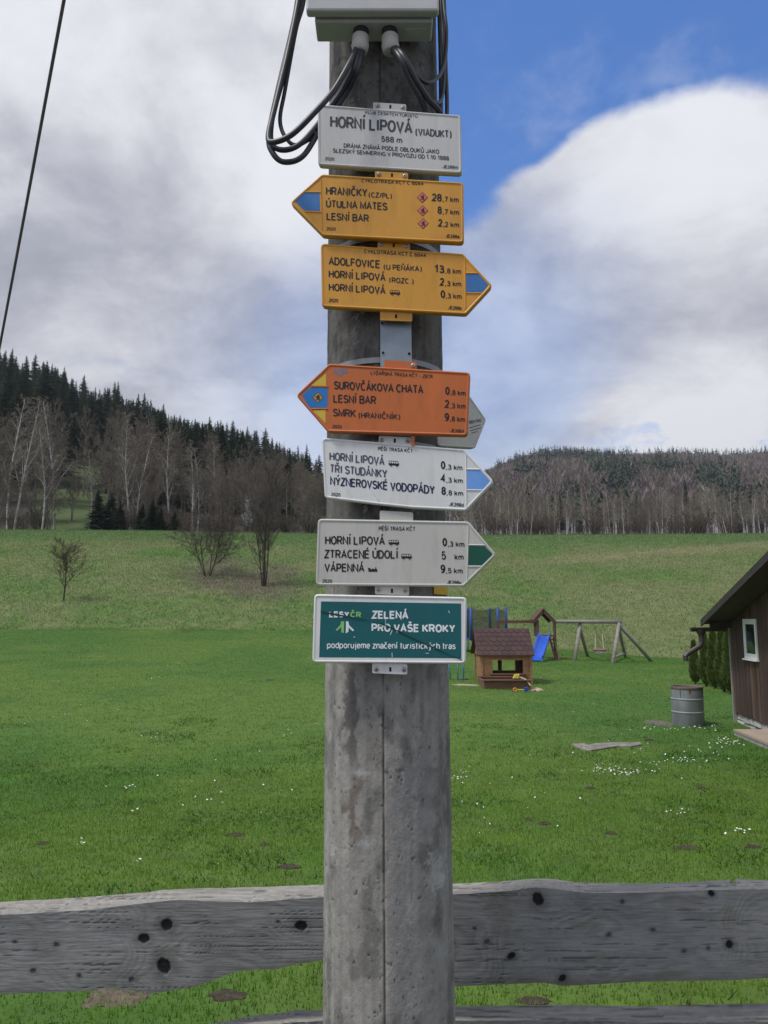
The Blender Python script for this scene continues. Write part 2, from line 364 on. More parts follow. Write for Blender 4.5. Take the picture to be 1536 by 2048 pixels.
# ------------------------------------------------------------------ stroke lettering
def arc(cx, cy, rx, ry, a0, a1, n=12):
    return [(cx + rx * math.cos(R(a0 + (a1 - a0) * i / n)), cy + ry * math.sin(R(a0 + (a1 - a0) * i / n))) for i in range(n + 1)]
X = .72                                            # x-height
def _lc(pts): return [(x, y * X) for x, y in pts]
G = {
 'A': (.62, [[(0, 0), (.5, 1), (1, 0)], [(.19, .33), (.81, .33)]]),
 'B': (.56, [[(0, .53), (.6, .53)] + arc(.6, .765, .35, .235, -90, 90, 8) + [(0, 1), (0, 0)] + [(.6, 0)] + arc(.6, .265, .4, .265, -90, 90, 8)]),
 'C': (.60, [arc(.52, .5, .52, .5, 48, 312, 18)]),
 'D': (.60, [[(0, 0), (0, 1), (.42, 1)] + arc(.42, .5, .58, .5, 90, -90, 12) + [(0, 0)]]),
 'E': (.52, [[(1, 1), (0, 1), (0, 0), (1, 0)], [(0, .53), (.92, .53)]]),
 'F': (.50, [[(1, 1), (0, 1), (0, 0)], [(0, .52), (.85, .52)]]),
 'G': (.64, [arc(.52, .5, .52, .5, 48, 335, 18) + [(1, .46), (.58, .46)]]),
 'H': (.58, [[(0, 0), (0, 1)], [(1, 0), (1, 1)], [(0, .53), (1, .53)]]),
 'I': (.16, [[(.5, 0), (.5, 1)]]),
 'J': (.46, [[(1, 1), (1, .28)] + arc(.5, .28, .5, .28, 0, -180, 9)]),
 'K': (.58, [[(0, 0), (0, 1)], [(1, 1), (.02, .38)], [(.30, .56), (1, 0)]]),
 'L': (.48, [[(0, 1), (0, 0), (1, 0)]]),
 'M': (.70, [[(0, 0), (0, 1), (.5, .12), (1, 1), (1, 0)]]),
 'N': (.58, [[(0, 0), (0, 1), (1, 0), (1, 1)]]),
 'O': (.64, [arc(.5, .5, .5, .5, 90, 450, 24)]),
 'P': (.54, [[(0, 0), (0, 1), (.6, 1)] + arc(.6, .72, .4, .28, 90, -90, 9) + [(0, .44)]]),
 'R': (.58, [[(0, 0), (0, 1), (.6, 1)] + arc(.6, .74, .37, .26, 90, -90, 9) + [(0, .48)], [(.5, .48), (1, 0)]]),
 'S': (.56, [arc(.5, .755, .46, .245, 22, 270, 12) + arc(.5, .255, .5, .255, 90, -158, 12)[1:]]),
 'T': (.54, [[(0, 1), (1, 1)], [(.5, 1), (.5, 0)]]),
 'U': (.58, [[(0, 1), (0, .32)] + arc(.5, .32, .5, .32, 180, 360, 12) + [(1, 1)]]),
 'V': (.60, [[(0, 1), (.5, 0), (1, 1)]]),
 'Y': (.58, [[(0, 1), (.5, .45), (1, 1)], [(.5, .45), (.5, 0)]]),
 'Z': (.54, [[(0, 1), (1, 1), (0, 0), (1, 0)]]),
 '0': (.48, [arc(.5, .5, .5, .5, 90, 450, 22)]),
 '1': (.34, [[(0, .76), (.7, 1), (.7, 0)]]),
 '2': (.48, [arc(.5, .71, .47, .29, 165, -30, 10) + [(0, 0), (1, 0)]]),
 '3': (.48, [arc(.45, .765, .45, .235, 150, -90, 10) + arc(.45, .265, .55, .265, 90, -150, 12)[1:]]),
 '4': (.50, [[(.76, 0), (.76, 1), (0, .3), (1, .3)]]),
 '5': (.48, [[(.92, 1), (.16, 1), (.06, .5)] + arc(.48, .32, .52, .32, 140, -150, 12)]),
 '6': (.48, [arc(.62, .5, .62, .5, 62, 180, 8) + arc(.5, .32, .5, .32, 180, 540, 16)]),
 '7': (.46, [[(0, 1), (1, 1), (.35, 0)]]),
 '8': (.48, [arc(.5, .76, .44, .24, -90, 270, 16), arc(.5, .26, .5, .26, 90, 450, 16)]),
 '9': (.48, [arc(.38, .5, .62, .5, -118, 0, 8) + arc(.5, .68, .5, .32, 0, 360, 16)]),
 '(': (.22, [arc(1.0, .42, 1.0, .62, 118, 242, 8)]), ')': (.22, [arc(0, .42, 1.0, .62, 62, -62, 8)]),
 ',': (.14, [[(.7, .06), (.2, -.2)]]), '.': (.14, [[(.5, 0), (.5, .06)]]), '-': (.30, [[(0, .38), (1, .38)]]), '/': (.32, [[(0, 0), (1, 1)]]),
 'k': (.42, [[(0, 0), (0, 1)], [(.95, X), (.05, .28)], [(.35, .42), (1, 0)]]),
 'm': (.74, [[(0, 0), (0, X)], [(0, .46)] + arc(.25, .46, .25, .26, 180, 0, 7) + [(.5, 0)], [(.5, .46)] + arc(.75, .46, .25, .26, 180, 0, 7) + [(1, 0)]]),
 'n': (.44, [[(0, 0), (0, X)], [(0, .42)] + arc(.5, .42, .5, .30, 180, 0, 8) + [(1, 0)]]),
 'h': (.44, [[(0, 0), (0, 1)], [(0, .42)] + arc(.5, .42, .5, .30, 180, 0, 8) + [(1, 0)]]),
 'u': (.44, [[(0, X), (0, .28)] + arc(.5, .28, .5, .28, 180, 360, 8) + [(1, X)], [(1, X), (1, 0)]]),
 'o': (.48, [_lc(arc(.5, .5, .5, .5, 90, 450, 18))]),
 'c': (.42, [_lc(arc(.52, .5, .52, .5, 48, 312, 14))]),
 'e': (.46, [_lc([(.02, .52), (1, .52)] + arc(.5, .5, .5, .5, 5, 315, 14))]),
 'a': (.42, [_lc(arc(.5, .7, .5, .3, 160, 0, 7) + [(1, 0)]), _lc(arc(.45, .28, .45, .28, 60, 420, 14))]),
 'd': (.48, [_lc(arc(.5, .5, .5, .5, 0, 360, 18)), [(1, 0), (1, 1)]]),
 'p': (.48, [_lc(arc(.5, .5, .5, .5, 0, 360, 18)), [(0, X), (0, -.3)]]),
 'b': (.48, [_lc(arc(.5, .5, .5, .5, 0, 360, 18)), [(0, 0), (0, 1)]]),
 'r': (.28, [[(0, 0), (0, X)], [(0, .42)] + arc(.9, .36, .9, .34, 170, 85, 5)]),
 's': (.38, [_lc(arc(.5, .755, .46, .245, 22, 270, 10) + arc(.5, .255, .5, .255, 90, -158, 10)[1:])]),
 't': (.28, [[(.4, .95), (.4, .2)] + arc(.8, .2, .4, .2, 180, 270, 4), [(0, X), (1, X)]]),
 'i': (.12, [[(.5, 0), (.5, X)], [(.5, .93), (.5, .99)]]),
 'j': (.16, [[(.8, X), (.8, -.15), (.1, -.28)], [(.8, .93), (.8, .99)]]),
 'y': (.46, [[(0, X), (.5, .02)], [(1, X), (.4, -.24), (.1, -.28)]]),
 'z': (.40, [_lc([(0, 1), (1, 1), (0, 0), (1, 0)])]),
}
ACC = {'Á': ('A', 'a'), 'É': ('E', 'a'), 'Í': ('I', 'a'), 'Ú': ('U', 'a'), 'Ý': ('Y', 'a'), 'Č': ('C', 'v'), 'Ě': ('E', 'v'), 'Ň': ('N', 'v'), 'Ř': ('R', 'v'),
       'Š': ('S', 'v'), 'Ž': ('Z', 'v'), 'Ů': ('U', 'o'), 'č': ('c', 'v'), 'í': ('ı', 'a'), 'ý': ('y', 'a')}
G['ı'] = (.12, [[(.5, 0), (.5, X)]])
def layout(txt, t):
    out = []; x = 0
    for ch in txt:
        if ch == ' ': x += .34; continue
        base, ac = ACC.get(ch, (ch, None)); w, st = G[base]
        out.append((x, w, st, ac, base)); x += w + t + .060
    return out, x - .060
def ribbon(pts, w):
    """left/right offset points of a mitred stroke"""
    P = [Vector((p[0], p[1])) for p in pts]; Q = [P[0]]
    for p in P[1:]:
        if (p - Q[-1]).length > 1e-5: Q.append(p)
    P = Q; n = len(P); Lf = []; Rt = []
    closed = n > 3 and (P[0] - P[-1]).length < 1e-4
    for i in range(n):
        if closed and i in (0, n - 1): a, b = P[1] - P[0], P[-1] - P[-2]
        else: a = P[min(i + 1, n - 1)] - P[min(i, n - 2)]; b = P[max(i, 1)] - P[max(i, 1) - 1]
        a = a.normalized(); b = b.normalized(); m = a + b
        m = m.normalized() if m.length > 1e-4 else a
        nn = Vector((-m.y, m.x)); c = max(.42, nn.dot(Vector((-a.y, a.x))))
        Lf.append(P[i] + nn * (w / 2 / c)); Rt.append(P[i] - nn * (w / 2 / c))
    return Lf, Rt
def lettering(mb, txt, o, ex, ey, en, width, h, t=.145, lift=.0004):
    """text in plane (ex, ey), origin o, fitted to width and cap height h (metres)"""
    g, nat = layout(txt, t); nat += t * .0
    k = width / (nat * h)                         # horizontal squeeze
    n = 0
    for x, w, st, ac, base in g:
        strokes = []
        x0 = (x + t / 2) * k * h; ww = max(w * k * h, 0)
        for s in st:
            strokes.append([(x0 + p[0] * ww, (t / 2 + (1 - t) * p[1]) * h) for p in s])
        cx = x0 + .5 * ww; top = (1.06 if base.isupper() else .80) * h
        if ac == 'a': strokes.append([(cx - .06 * h * k, top + .01 * h), (cx + .12 * h * k, top + .2 * h)])
        if ac == 'v': strokes.append([(cx - .17 * h * k, top + .20 * h), (cx, top + .04 * h), (cx + .17 * h * k, top + .20 * h)])
        if ac == 'o': strokes.append([(cx + a * h, top + .13 * h + b * h) for a, b in arc(0, 0, .09, .09, 0, 360, 10)])
        for s in strokes:
            n += 1; lf, rt = ribbon(s, t * h * (.8 if s in strokes[len(st):] else 1)); m = len(lf)
            z = lift + .00006 * (n % 3)
            vs = [o + ex * p.x + ey * p.y + en * z for p in rt + lf]
            mb.add(vs, [(i, i + 1, m + i + 1, m + i) for i in range(m - 1)])

# ------------------------------------------------------------------ concrete pole
POLE_Y = 1.69
def pole_axis(z): return Vector((.015 - .0058 * z, POLE_Y, z))
def pole_rad(z): return .1355 - .0025 * z
def build_pole():
    zs = np.concatenate([np.linspace(-.3, .5, 30), np.linspace(.503, 3.3, 900), np.linspace(3.35, 6.8, 40)])
    th = np.linspace(-math.pi, math.pi, 241)[:-1]
    th = th + .55 * np.sin(th)* -1 * .9           # denser towards the front (theta 0)
    T, Z = np.meshgrid(th, zs)
    rr = .1355 - .0025 * Z
    flat = .0030 * np.cos(8 * T)                  # faint flats of the casting mould
    U = T * .13
    n1 = fbm(U * 30, Z * 22, 3) - .5; n2 = fbm(U * 150, Z * 130, 4, 3) - .5
    seam = np.exp(-((T + .06) / .014) ** 2)
    pit = sstep(.78, .88, fbm(U * 190, Z * 150, 8, 2))
    rad = rr + flat * .35 + .0016 * n1 + .0009 * n2 - .0035 * seam * (.5 + fbm(T * 0, Z * 25, 6)) - .002 * pit
    Xw = .015 - .0058 * Z + rad * np.sin(T); Yw = POLE_Y - rad * np.cos(T)
    V = np.stack([Xw, Yw, Z], -1).reshape(-1, 3)
    nt_, nz_ = len(th), len(zs)
    i = np.arange(nz_ - 1)[:, None] * nt_; k = np.arange(nt_)[None, :]; k2 = (k + 1) % nt_
    FA = np.stack([i + k, i + k2, i + nt_ + k2, i + nt_ + k], -1).reshape(-1, 4)
    # image-row coordinates of each point locate the stains and the painted side light
    dx = V[:, 0]; dy = V[:, 1]; dz = V[:, 2] - EYE.z
    dep = dy * CP + dz * SP; px = 768 + F * dx / dep; py = 1024 - F * (dz * CP - dy * SP) / dep
    t = T.ravel(); z = Z.ravel()
    u_ = t * .13; a = fbm(u_ * 12, z * 7, 11); b = fbm(u_ * 70, z * 45, 12); c = fbm(u_ * 260, z * 220, 13, 3); s = fbm(u_ * 55, z * 2.2, 14)
    base = np.array([.268, .258, .238]) * (.62 + .42 * a + .36 * b)[:, None] * (.68 + .64 * s)[:, None]
    base *= (.87 + .26 * c)[:, None]
    def put(mask, colr, amt=1.0):
        nonlocal base
        m = np.clip(mask * amt, 0, 1)[:, None]; base = base * (1 - m) + np.array(colr) * m
    front = (np.cos(t) > 0)
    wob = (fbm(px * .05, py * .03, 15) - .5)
    base *= (1 + .10 * sstep(720, 705, px + 6 * wob) - .09 * sstep(848, 856, px + 5 * wob))[:, None]  # side light painted in: left flat lighter, right flat darker
    blot = fbm(u_ * 28, z * 16, 19); base *= (1 - .34 * sstep(.52, .70, blot))[:, None]
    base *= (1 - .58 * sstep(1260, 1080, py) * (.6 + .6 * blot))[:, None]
    put(sstep(.66, .80, fbm(u_ * 45, z * 30, 23)) * sstep(.45, .6, c), (.36, .35, .33), .55)
    put(pit.ravel(), (.045, .043, .040), .75)
    put(sstep(.60, .78, fbm(u_ * 95, z * 70, 16)) * sstep(1200, 500, py), (.060, .058, .055), .75)    # black lichen specks higher up
    put(sstep(.50, .72, s) * sstep(.4, .8, np.abs(t)) * sstep(1200, 900, py) * front, (.06, .058, .056), .7)
    put((sstep(14, 6, np.abs(px - (702 + 40 * wob))) * sstep(1330, 1350, py) * sstep(1560, 1500, py)) * front, (.095, .085, .078), .75)
    put((sstep(13, 5, np.abs(px - (708 + 44 * wob + 6 * np.sin(py * .03)))) * sstep(1540, 1570, py) * sstep(1700, 1660, py)) * front, (.135, .098, .078), .7)
    put(sstep(22, 14, np.abs(px - 795)) * sstep(1560, 1600, py) * sstep(.25, .6, b) * front, (.25, .25, .245), .5)
    put(np.exp(-((t + .06) / .013) ** 2) * sstep(.2, .5, fbm(t * 0, z * 18, 18)), (.050, .045, .040), .85)
    put(sstep(16, 3, np.abs(px - 755)) * sstep(1470, 1490, py) * sstep(1560, 1500, py) * sstep(.5, .62, c) * front, (.16, .10, .045), .85)
    for (qx, qy, rx, ry, colr) in ((872, 1745, 20, 34, (.40, .40, .39)), (880, 1760, 12, 16, (.42, .42, .41)), (733, 1685, 12, 8, (.36, .36, .35)), (722, 1545, 16, 7, (.36, .36, .35)),
                                   (795, 1541, 26, 6, (.07, .07, .068)), (850, 1540, 28, 8, (.075, .075, .07)), (667, 1700, 6, 12, (.42, .42, .40)), (880, 1905, 10, 20, (.33, .33, .32)), (850, 1625, 26, 30, (.26, .26, .25)), (840, 1560, 40, 60, (.24, .24, .235))):
        d = np.hypot((px - qx) / rx, (py - qy) / ry) + (c - .5) * 2.2 + (b - .5) * 1.5
        put(sstep(1.0, .5, d) * front, colr, .8)
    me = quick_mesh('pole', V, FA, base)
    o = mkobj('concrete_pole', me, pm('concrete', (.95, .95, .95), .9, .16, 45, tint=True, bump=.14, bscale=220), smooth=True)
    tag(o, 'weathered grey concrete utility pole carrying the stack of trail signs', 'pole')
build_pole()

# ------------------------------------------------------------------ trail signs
M_INK = pm('print_black', (.018, .017, .020), .6, .3, 40)
M_INKF = pm('print_faded', (.085, .085, .125), .6, .25, 30)
M_INKN = pm('print_navy', (.022, .020, .075), .6, .3, 30)
M_WHITE = pm('sign_white', (.52, .52, .50), .42, .07, 16, bump=.03, spec=.45, stretch=(1, 1, .3))
M_WHITE2 = pm('sign_white_bright', (.66, .67, .65), .42, .07, 16, bump=.03, spec=.45, stretch=(1, 1, .3))
M_WHITE3 = pm('sign_white_old', (.49, .485, .44), .45, .08, 16, bump=.03, spec=.45, stretch=(1, 1, .3))
M_YEL = pm('sign_yellow', (.60, .285, .030), .42, .09, 14, bump=.03, spec=.45, stretch=(1, 1, .3))
M_ORA = pm('sign_orange', (.49, .125, .025), .42, .09, 14, bump=.03, spec=.45, stretch=(1, 1, .3))
M_BLUE = pm('mark_blue', (.045, .17, .42), .5, .1, 20)
M_BLUE2 = pm('mark_light_blue', (.15, .33, .72), .5, .12, 25)
M_GREEN = pm('mark_green', (.008, .085, .055), .5, .1, 20)
M_TEAL = pm('print_teal', (.010, .105, .115), .35, .10, 10)
M_LIME = pm('print_lime', (.23, .50, .16), .5, .06, 20)
M_PWHITE = pm('print_white', (.72, .77, .78), .5, .06, 20)
M_MYEL = pm('mark_yellow', (.58, .42, .05), .5, .08, 20)
M_PINK = pm('mark_pink', (.62, .16, .13), .5, .1, 20)
M_STEEL = pm('galvanised', (.24, .28, .31), .42, .16, 18, metal=.55, spec=.5, bump=.05)
M_SCREW = pm('screw_steel', (.36, .35, .34), .4, .2, 60, metal=.7)
M_DARK = pm('dark_hole', (.012, .012, .012), .9, .2, 10)

CR = {'a': (500, 0, 500 / 1536), 'b': (560, 330, 450 / 1536), 'c': (560, 620, 450 / 1536), 'd': (600, 860, 420 / 1536), 'e': (600, 1160, 360 / 1536), 'p': (0, 0, 1.0)}

class Sign:
    def __init__(s, crop, label, outline, mat, yaw=7.0, Y=1.515, group='trail signs stacked on the pole', frame=None):
        s.crop = crop; s.mat = mat
        pts = [s.P(*q) for q in outline]
        cx = sum(p[0] for p in pts) / len(pts); cy = sum(p[1] for p in pts) / len(pts)
        s.c = at(cx, cy, Y)
        s.en = Vector((-math.sin(R(yaw)), -math.cos(R(yaw)), 0))
        s.ex = Vector((math.cos(R(yaw)), -math.sin(R(yaw)), 0)) if frame is None else frame
        if s.ex.dot(Vector((1, 0, 0))) < 0: s.ex = -s.ex
        s.ex = Vector((-s.en.y, s.en.x, 0)); s.ey = Vector((0, 0, 1))
        s.root = thing('trail_sign', s.c, label, 'sign', group)
        s.out = [s.loc(q) for q in outline]
        s.panel()
    def P(s, x, y):
        ox, oy, k = CR[s.crop]; return (ox + x * k, oy + y * k)
    def loc(s, q):                                # photo crop pixel -> plane coordinates (ray meets the sign's plane)
        d = ray(*s.P(*q)); k = (s.c - EYE).dot(s.en) / d.dot(s.en); p = EYE + d * k - s.c
        return Vector((p.dot(s.ex), p.dot(s.ey)))
    def w(s, p, z=0.0): return s.ex * p[0] + s.ey * p[1] + s.en * z
    def mk(s, name, mb, mat, smooth=False, parent=None):
        o = mkobj(name, mb.mesh(name), mat, parent or s.root, smooth=smooth); return o
    def rounded(s, poly, r, n=4):
        out = []; m = len(poly)
        for i in range(m):
            a, b, c = poly[i - 1], poly[i], poly[(i + 1) % m]
            u = (a - b).normalized(); v = (c - b).normalized(); ang = u.angle(v)
            d = min(r / math.tan(ang / 2), (a - b).length * .45, (c - b).length * .45)
            p0 = b + u * d; p1 = b + v * d
            for k in range(n + 1):
                t = k / n; out.append(p0 * (1 - t) ** 2 + b * 2 * t * (1 - t) + p1 * t * t)
        return out
    def inset(s, poly, d):
        m = len(poly); out = []
        area = sum(poly[i - 1].x * poly[i].y - poly[i].x * poly[i - 1].y for i in range(m)); sg = 1 if area > 0 else -1
        for i in range(m):
            a = (poly[i] - poly[i - 1]); b = (poly[(i + 1) % m] - poly[i])
            a = a.normalized() if a.length > 1e-7 else b.normalized(); b = b.normalized() if b.length > 1e-7 else a
            na = Vector((-a.y, a.x)) * sg; nb = Vector((-b.y, b.x)) * sg; nn = na + nb
            nn = nn.normalized() if nn.length > 1e-5 else na
            out.append(poly[i] + nn * (d / max(.5, nn.dot(na))))
        return out
    def panel(s):
        rnd = s.rounded(s.out, .009); m = len(rnd)
        rings = [(0, -.014), (0, -.003), (.0010, -.0008), (.0026, .0002), (.0042, -.0001), (.0056, -.0014)]
        vs = []
        for d, z in rings:
            vs += [s.w(p, z) for p in (s.inset(rnd, d) if d else rnd)]
        area = sum(rnd[i - 1].x * rnd[i].y - rnd[i].x * rnd[i - 1].y for i in range(m))
        fs = []
        for q in range(len(rings) - 1):
            for i in range(m):
                j = (i + 1) % m; f = (q * m + i, q * m + j, (q + 1) * m + j, (q + 1) * m + i)
                fs.append(f if area < 0 else f[::-1])
        last = tuple((len(rings) - 1) * m + i for i in range(m)); back = tuple(range(m))
        fs += [last if area < 0 else last[::-1], back[::-1] if area < 0 else back]
        mb = MB(); mb.add(vs, fs); o = s.mk('panel', mb, s.mat)
        for p in o.data.polygons: p.use_smooth = len(p.vertices) == 4
        s.face = -.0014
    def text(s, txt, a, b, h, mat=None, t=.17):
        A, B = s.loc(a), s.loc(b); up = s.loc((a[0], a[1] - h)); hh = (up - A).length
        d = B - A; L = d.length; d = d / L; e = Vector((-d.y, d.x))
        mb = MB(); ex = s.ex * d.x + s.ey * d.y; ey = s.ey.copy()
        lettering(mb, txt, s.w(A, s.face), ex, ey, s.en, L, hh, t)
        s.mk('lettering', mb, mat or M_INK)
    def poly(s, name, pts, mat, z=.0003, thick=.0, ext=None):
        q = [s.loc(p) for p in pts]; mb = MB()
        ar = sum(q[i - 1].x * q[i].y - q[i].x * q[i - 1].y for i in range(len(q)))
        if ar > 0: q = q[::-1]
        mb.add([s.w(p, s.face + z) for p in q][::-1], [tuple(range(len(q)))]); return s.mk(name, mb, mat)
    def ridge(s, pts, wd=.0035, hh=.0016):
        q = [s.loc(p) for p in pts]; mb = MB()
        for a, b in zip(q[:-1], q[1:]):
            d = (b - a).normalized(); n = Vector((-d.y, d.x)) * wd / 2
            f = s.face
            mb.add([s.w(a - n, f), s.w(a, f + hh), s.w(a + n, f), s.w(b - n, f), s.w(b, f + hh), s.w(b + n, f)], [(0, 3, 4, 1), (1, 4, 5, 2), (0, 1, 2), (3, 5, 4)])
        s.mk('ridge', mb, s.mat)
    def tab(s, x0, y0, x1, y1, mat=None, screws=(), slot=None, z=-.010):
        q = [s.loc(p) for p in ((x0, y0), (x1, y0 + (y1 - y0) * .06 + (x1 - x0) * .04), (x1, y1 + (x1 - x0) * .04), (x0, y1))]
        q = s.rounded(q, .003, 3); mb = MB(); vs = [s.w(p, z) for p in q]
        mb.prism(vs[::-1], s.en * -.004 if False else s.en * .003)
        t = s.mk('mounting_tab', mb, mat or s.mat)
        zz = z + .003
        for sc in screws:
            c = s.loc(sc); m2 = MB(); prof = [(0, .0026), (.0030, .0026), (.0045, .0018), (.0050, 0)]
            Mx = Matrix((s.ex, s.ey, s.en)).transposed()
            m2.lathe(prof, s.w(c, zz), 12, Mx); s.mk('screw', m2, M_SCREW, True, None)
            m3 = MB(); m3.lathe([(0, .00275), (.0017, .00275)], s.w(c, zz), 6, Mx); s.mk('screw_socket', m3, M_DARK)
        if slot:
            c = s.loc(slot); m2 = MB(); e = .0022; f = .0042
            m2.add([s.w((c.x - e, c.y - f), zz + .0002), s.w((c.x + e, c.y - f), zz + .0002), s.w((c.x + e, c.y + f), zz + .0002), s.w((c.x - e, c.y + f), zz + .0002)], [(0, 1, 2, 3)])
            s.mk('slot', m2, M_DARK)
    def km(s, big, a, b, small, c, d, h, hs, mat=None):
        s.text(big, a, b, h, mat, .185); s.text(small, c, d, hs, mat, .17)
    def bus(s, x0, y0, x1, y1, tilt=0.0):
        W, H = x1 - x0, y1 - y0
        f = lambda u, v: (x0 + u * W, y0 + v * H + tilt * u)
        s.poly('bus_symbol', [f(0, .05), f(.9, .05), f(1, .5), f(1, .82), f(0, .82)], M_INK)
        mb = MB(); k = 0
        for u0, u1 in ((.06, .22), (.28, .44), (.50, .66), (.72, .88)):
            q = [s.loc(f(*p)) for p in ((u0, .16), (u1, .16), (u1, .46), (u0, .46))]
            mb.add([s.w(p, s.face + .0006) for p in q][::-1], [(0, 1, 2, 3)])
        s.mk('bus_symbol_windows', mb, s.mat)
        mb = MB()
        for u in (.22, .78):
            c = s.loc(f(u, .82)); r = abs(s.loc(f(.1, .82)).x - s.loc(f(0, .82)).x) * 1.0
            mb.add([s.w((c.x + r * math.cos(i * math.pi / 5), c.y + r * math.sin(i * math.pi / 5)), s.face + .0009) for i in range(10)], [tuple(range(10))])
        s.mk('bus_symbol_wheels', mb, M_INK)
    def ski(s, x, y, r, m_out, m_in, m_fig):
        def dia(k): return [(x - r * k, y), (x, y - r * k), (x + r * k, y), (x, y + r * k)]
        s.poly('diamond_edge', dia(1.0), m_out, .0003); s.poly('diamond', dia(.86), m_in, .0006)
        mb = MB(); q = lambda a, b: s.loc((x + a * r, y + b * r))
        for st in ([(-.32, -.05), (.0, -.22), (.28, -.08)], [(.0, -.2), (.06, .08), (-.22, .42)], [(.06, .08), (.26, .2), (.2, .48)], [(.1, -.46), (.2, -.36)]):
            lf, rt = ribbon([tuple(q(*p)) for p in st], r * .00004 * 1.5); m = len(lf)
            mb.add([s.w(p, s.face + .0009) for p in rt + lf], [(i, i + 1, m + i + 1, m + i) for i in range(m - 1)])
        s.mk('skier_symbol', mb, m_fig)

GS = 'trail signs stacked on the pole'
# 1 white name table
s = Sign('a', 'white plate reading HORNÍ LIPOVÁ (VIADUKT), topmost sign on the pole', [(415, 638), (1295, 705), (1304, 1066), (417, 1012)], M_WHITE)
for a in (('KLUB ČESKÝCH TURISTŮ', (707, 697), (1030, 722), 18), ('HORNÍ LIPOVÁ', (492, 780), (997, 820), 73), ('(VIADUKT)', (1017, 830), (1238, 846), 46), ('588 m', (805, 869), (935, 878), 36),
          ('DRÁHA ZNÁMÁ PODLE OBLOUKŮ JAKO', (575, 905), (1163, 944), 27), ('SLEZSKÝ SEMMERING V PROVOZU OD 1.10.1888', (508, 935), (1222, 984), 26), ('2020', (460, 982), (517, 986), 20), ('JE288m', (1183, 1031), (1278, 1037), 20)):
    s.text(*a, mat=pm('print_charcoal', (.045, .048, .060), .6, .2, 40))
s.tab(753, 615, 957, 690, screws=((782, 637), (938, 649)), slot=(860, 643))
# 2 yellow arrow, left
s = Sign('b', 'yellow arrow sign pointing left reading HRANIČKY, ÚTULNA MATES, LESNÍ BAR', [(66, 255), (285, 60), (1252, 116), (1256, 532), (290, 482)], M_YEL)
for a in (('CYKLOTRASA KČT Č.6044', (555, 116), (980, 138), 25), ('HRANIČKY', (313, 201), (595, 215), 55), ('(CZ/PL)', (605, 218), (763, 228), 36), ('ÚTULNA MATES', (313, 287), (733, 308), 52),
          ('LESNÍ BAR', (317, 374), (606, 388), 51), ('2020', (317, 443), (380, 446), 22), ('JE288a', (1130, 494), (1225, 499), 24)): s.text(*a)
s.km('28', (1037, 244), (1104, 249), ',7 km', (1108, 248), (1220, 254), 53, 36); s.km('8', (1076, 331), (1104, 333), ',7 km', (1108, 334), (1222, 340), 52, 36); s.km('2', (1080, 418), (1108, 419), ',2 km', (1110, 420), (1223, 425), 52, 36)
s.poly('colour_mark', [(97, 243), (158, 186), (270, 189), (272, 312), (165, 308)], M_BLUE)
s.ridge([(280, 100), (286, 440)]); s.ridge([(165, 183), (276, 184)]); s.ridge([(170, 317), (278, 320)])
for q in ((972, 220), (974, 310), (977, 398)): s.ski(*q, 38, M_INK, M_PINK, M_INK)
s.tab(645, 28, 872, 100, screws=((672, 52), (850, 63)), slot=(762, 57))
# 3 yellow arrow, right
s = Sign('b', 'yellow arrow sign pointing right reading ADOLFOVICE and HORNÍ LIPOVÁ', [(276, 532), (1250, 603), (1452, 822), (1270, 1020), (284, 967)], M_YEL)
for a in (('CYKLOTRASA KČT Č.6044', (573, 600), (997, 628), 26), ('ADOLFOVICE', (332, 680), (683, 704), 55), ('(U PEŇÁKA)', (707, 712), (968, 726), 38), ('HORNÍ LIPOVÁ', (332, 768), (720, 792), 53), ('(ROZC.)', (745, 800), (912, 812), 37),
          ('HORNÍ LIPOVÁ', (332, 857), (720, 881), 52), ('2020', (333, 934), (397, 937), 25), ('JE288b', (1148, 983), (1240, 989), 24)): s.text(*a)
s.km('13', (1055, 732), (1122, 738), ',8 km', (1126, 738), (1237, 744), 54, 36); s.km('2', (1092, 822), (1120, 823), ',3 km', (1125, 824), (1238, 830), 54, 36); s.km('0', (1097, 906), (1127, 908), ',3 km', (1130, 908), (1240, 915), 54, 36)
s.bus(750, 850, 820, 887, 3)
s.poly('colour_mark', [(1270, 742), (1373, 744), (1430, 806), (1385, 866), (1272, 868)], M_BLUE)
s.ridge([(1262, 640), (1266, 980)]); s.ridge([(1268, 736), (1362, 738)]); s.ridge([(1268, 874), (1375, 874)])
s.tab(663, 503, 885, 585, screws=((688, 530), (862, 542)), slot=(774, 537))
s.tab(680, 985, 900, 1050, slot=(790, 1024))
# 4 orange arrow, left
s = Sign('c', 'orange arrow sign pointing left reading SUROVČÁKOVA CHATA', [(106, 582), (335, 364), (1299, 424), (1280, 860), (325, 833)], M_ORA, yaw=9)
for a in (('LYŽAŘSKÁ TRASA KČT - JSCR', (618, 440), (1042, 466), 25), ('SUROVČÁKOVA CHATA', (367, 540), (978, 571), 57), ('LESNÍ BAR', (363, 631), (655, 643), 56), ('SMRK', (360, 725), (517, 733), 54), ('(HRANIČNÍK)', (535, 736), (820, 748), 40),
          ('2020', (357, 805), (420, 808), 24), ('JE288A', (1162, 834), (1260, 839), 24)): s.text(*a)
s.km('0', (1129, 578), (1158, 579), ',8 km', (1162, 579), (1268, 586), 56, 36); s.km('2', (1125, 667), (1155, 668), ',3 km', (1158, 669), (1267, 675), 56, 36); s.km('9', (1125, 757), (1153, 758), ',8 km', (1158, 759), (1265, 765), 56, 36)
s.poly('colour_mark', [(148, 582), (203, 528), (325, 531), (322, 665), (200, 666)], pm('mark_blue_deep', (.02, .17, .46), .5, .1, 20))
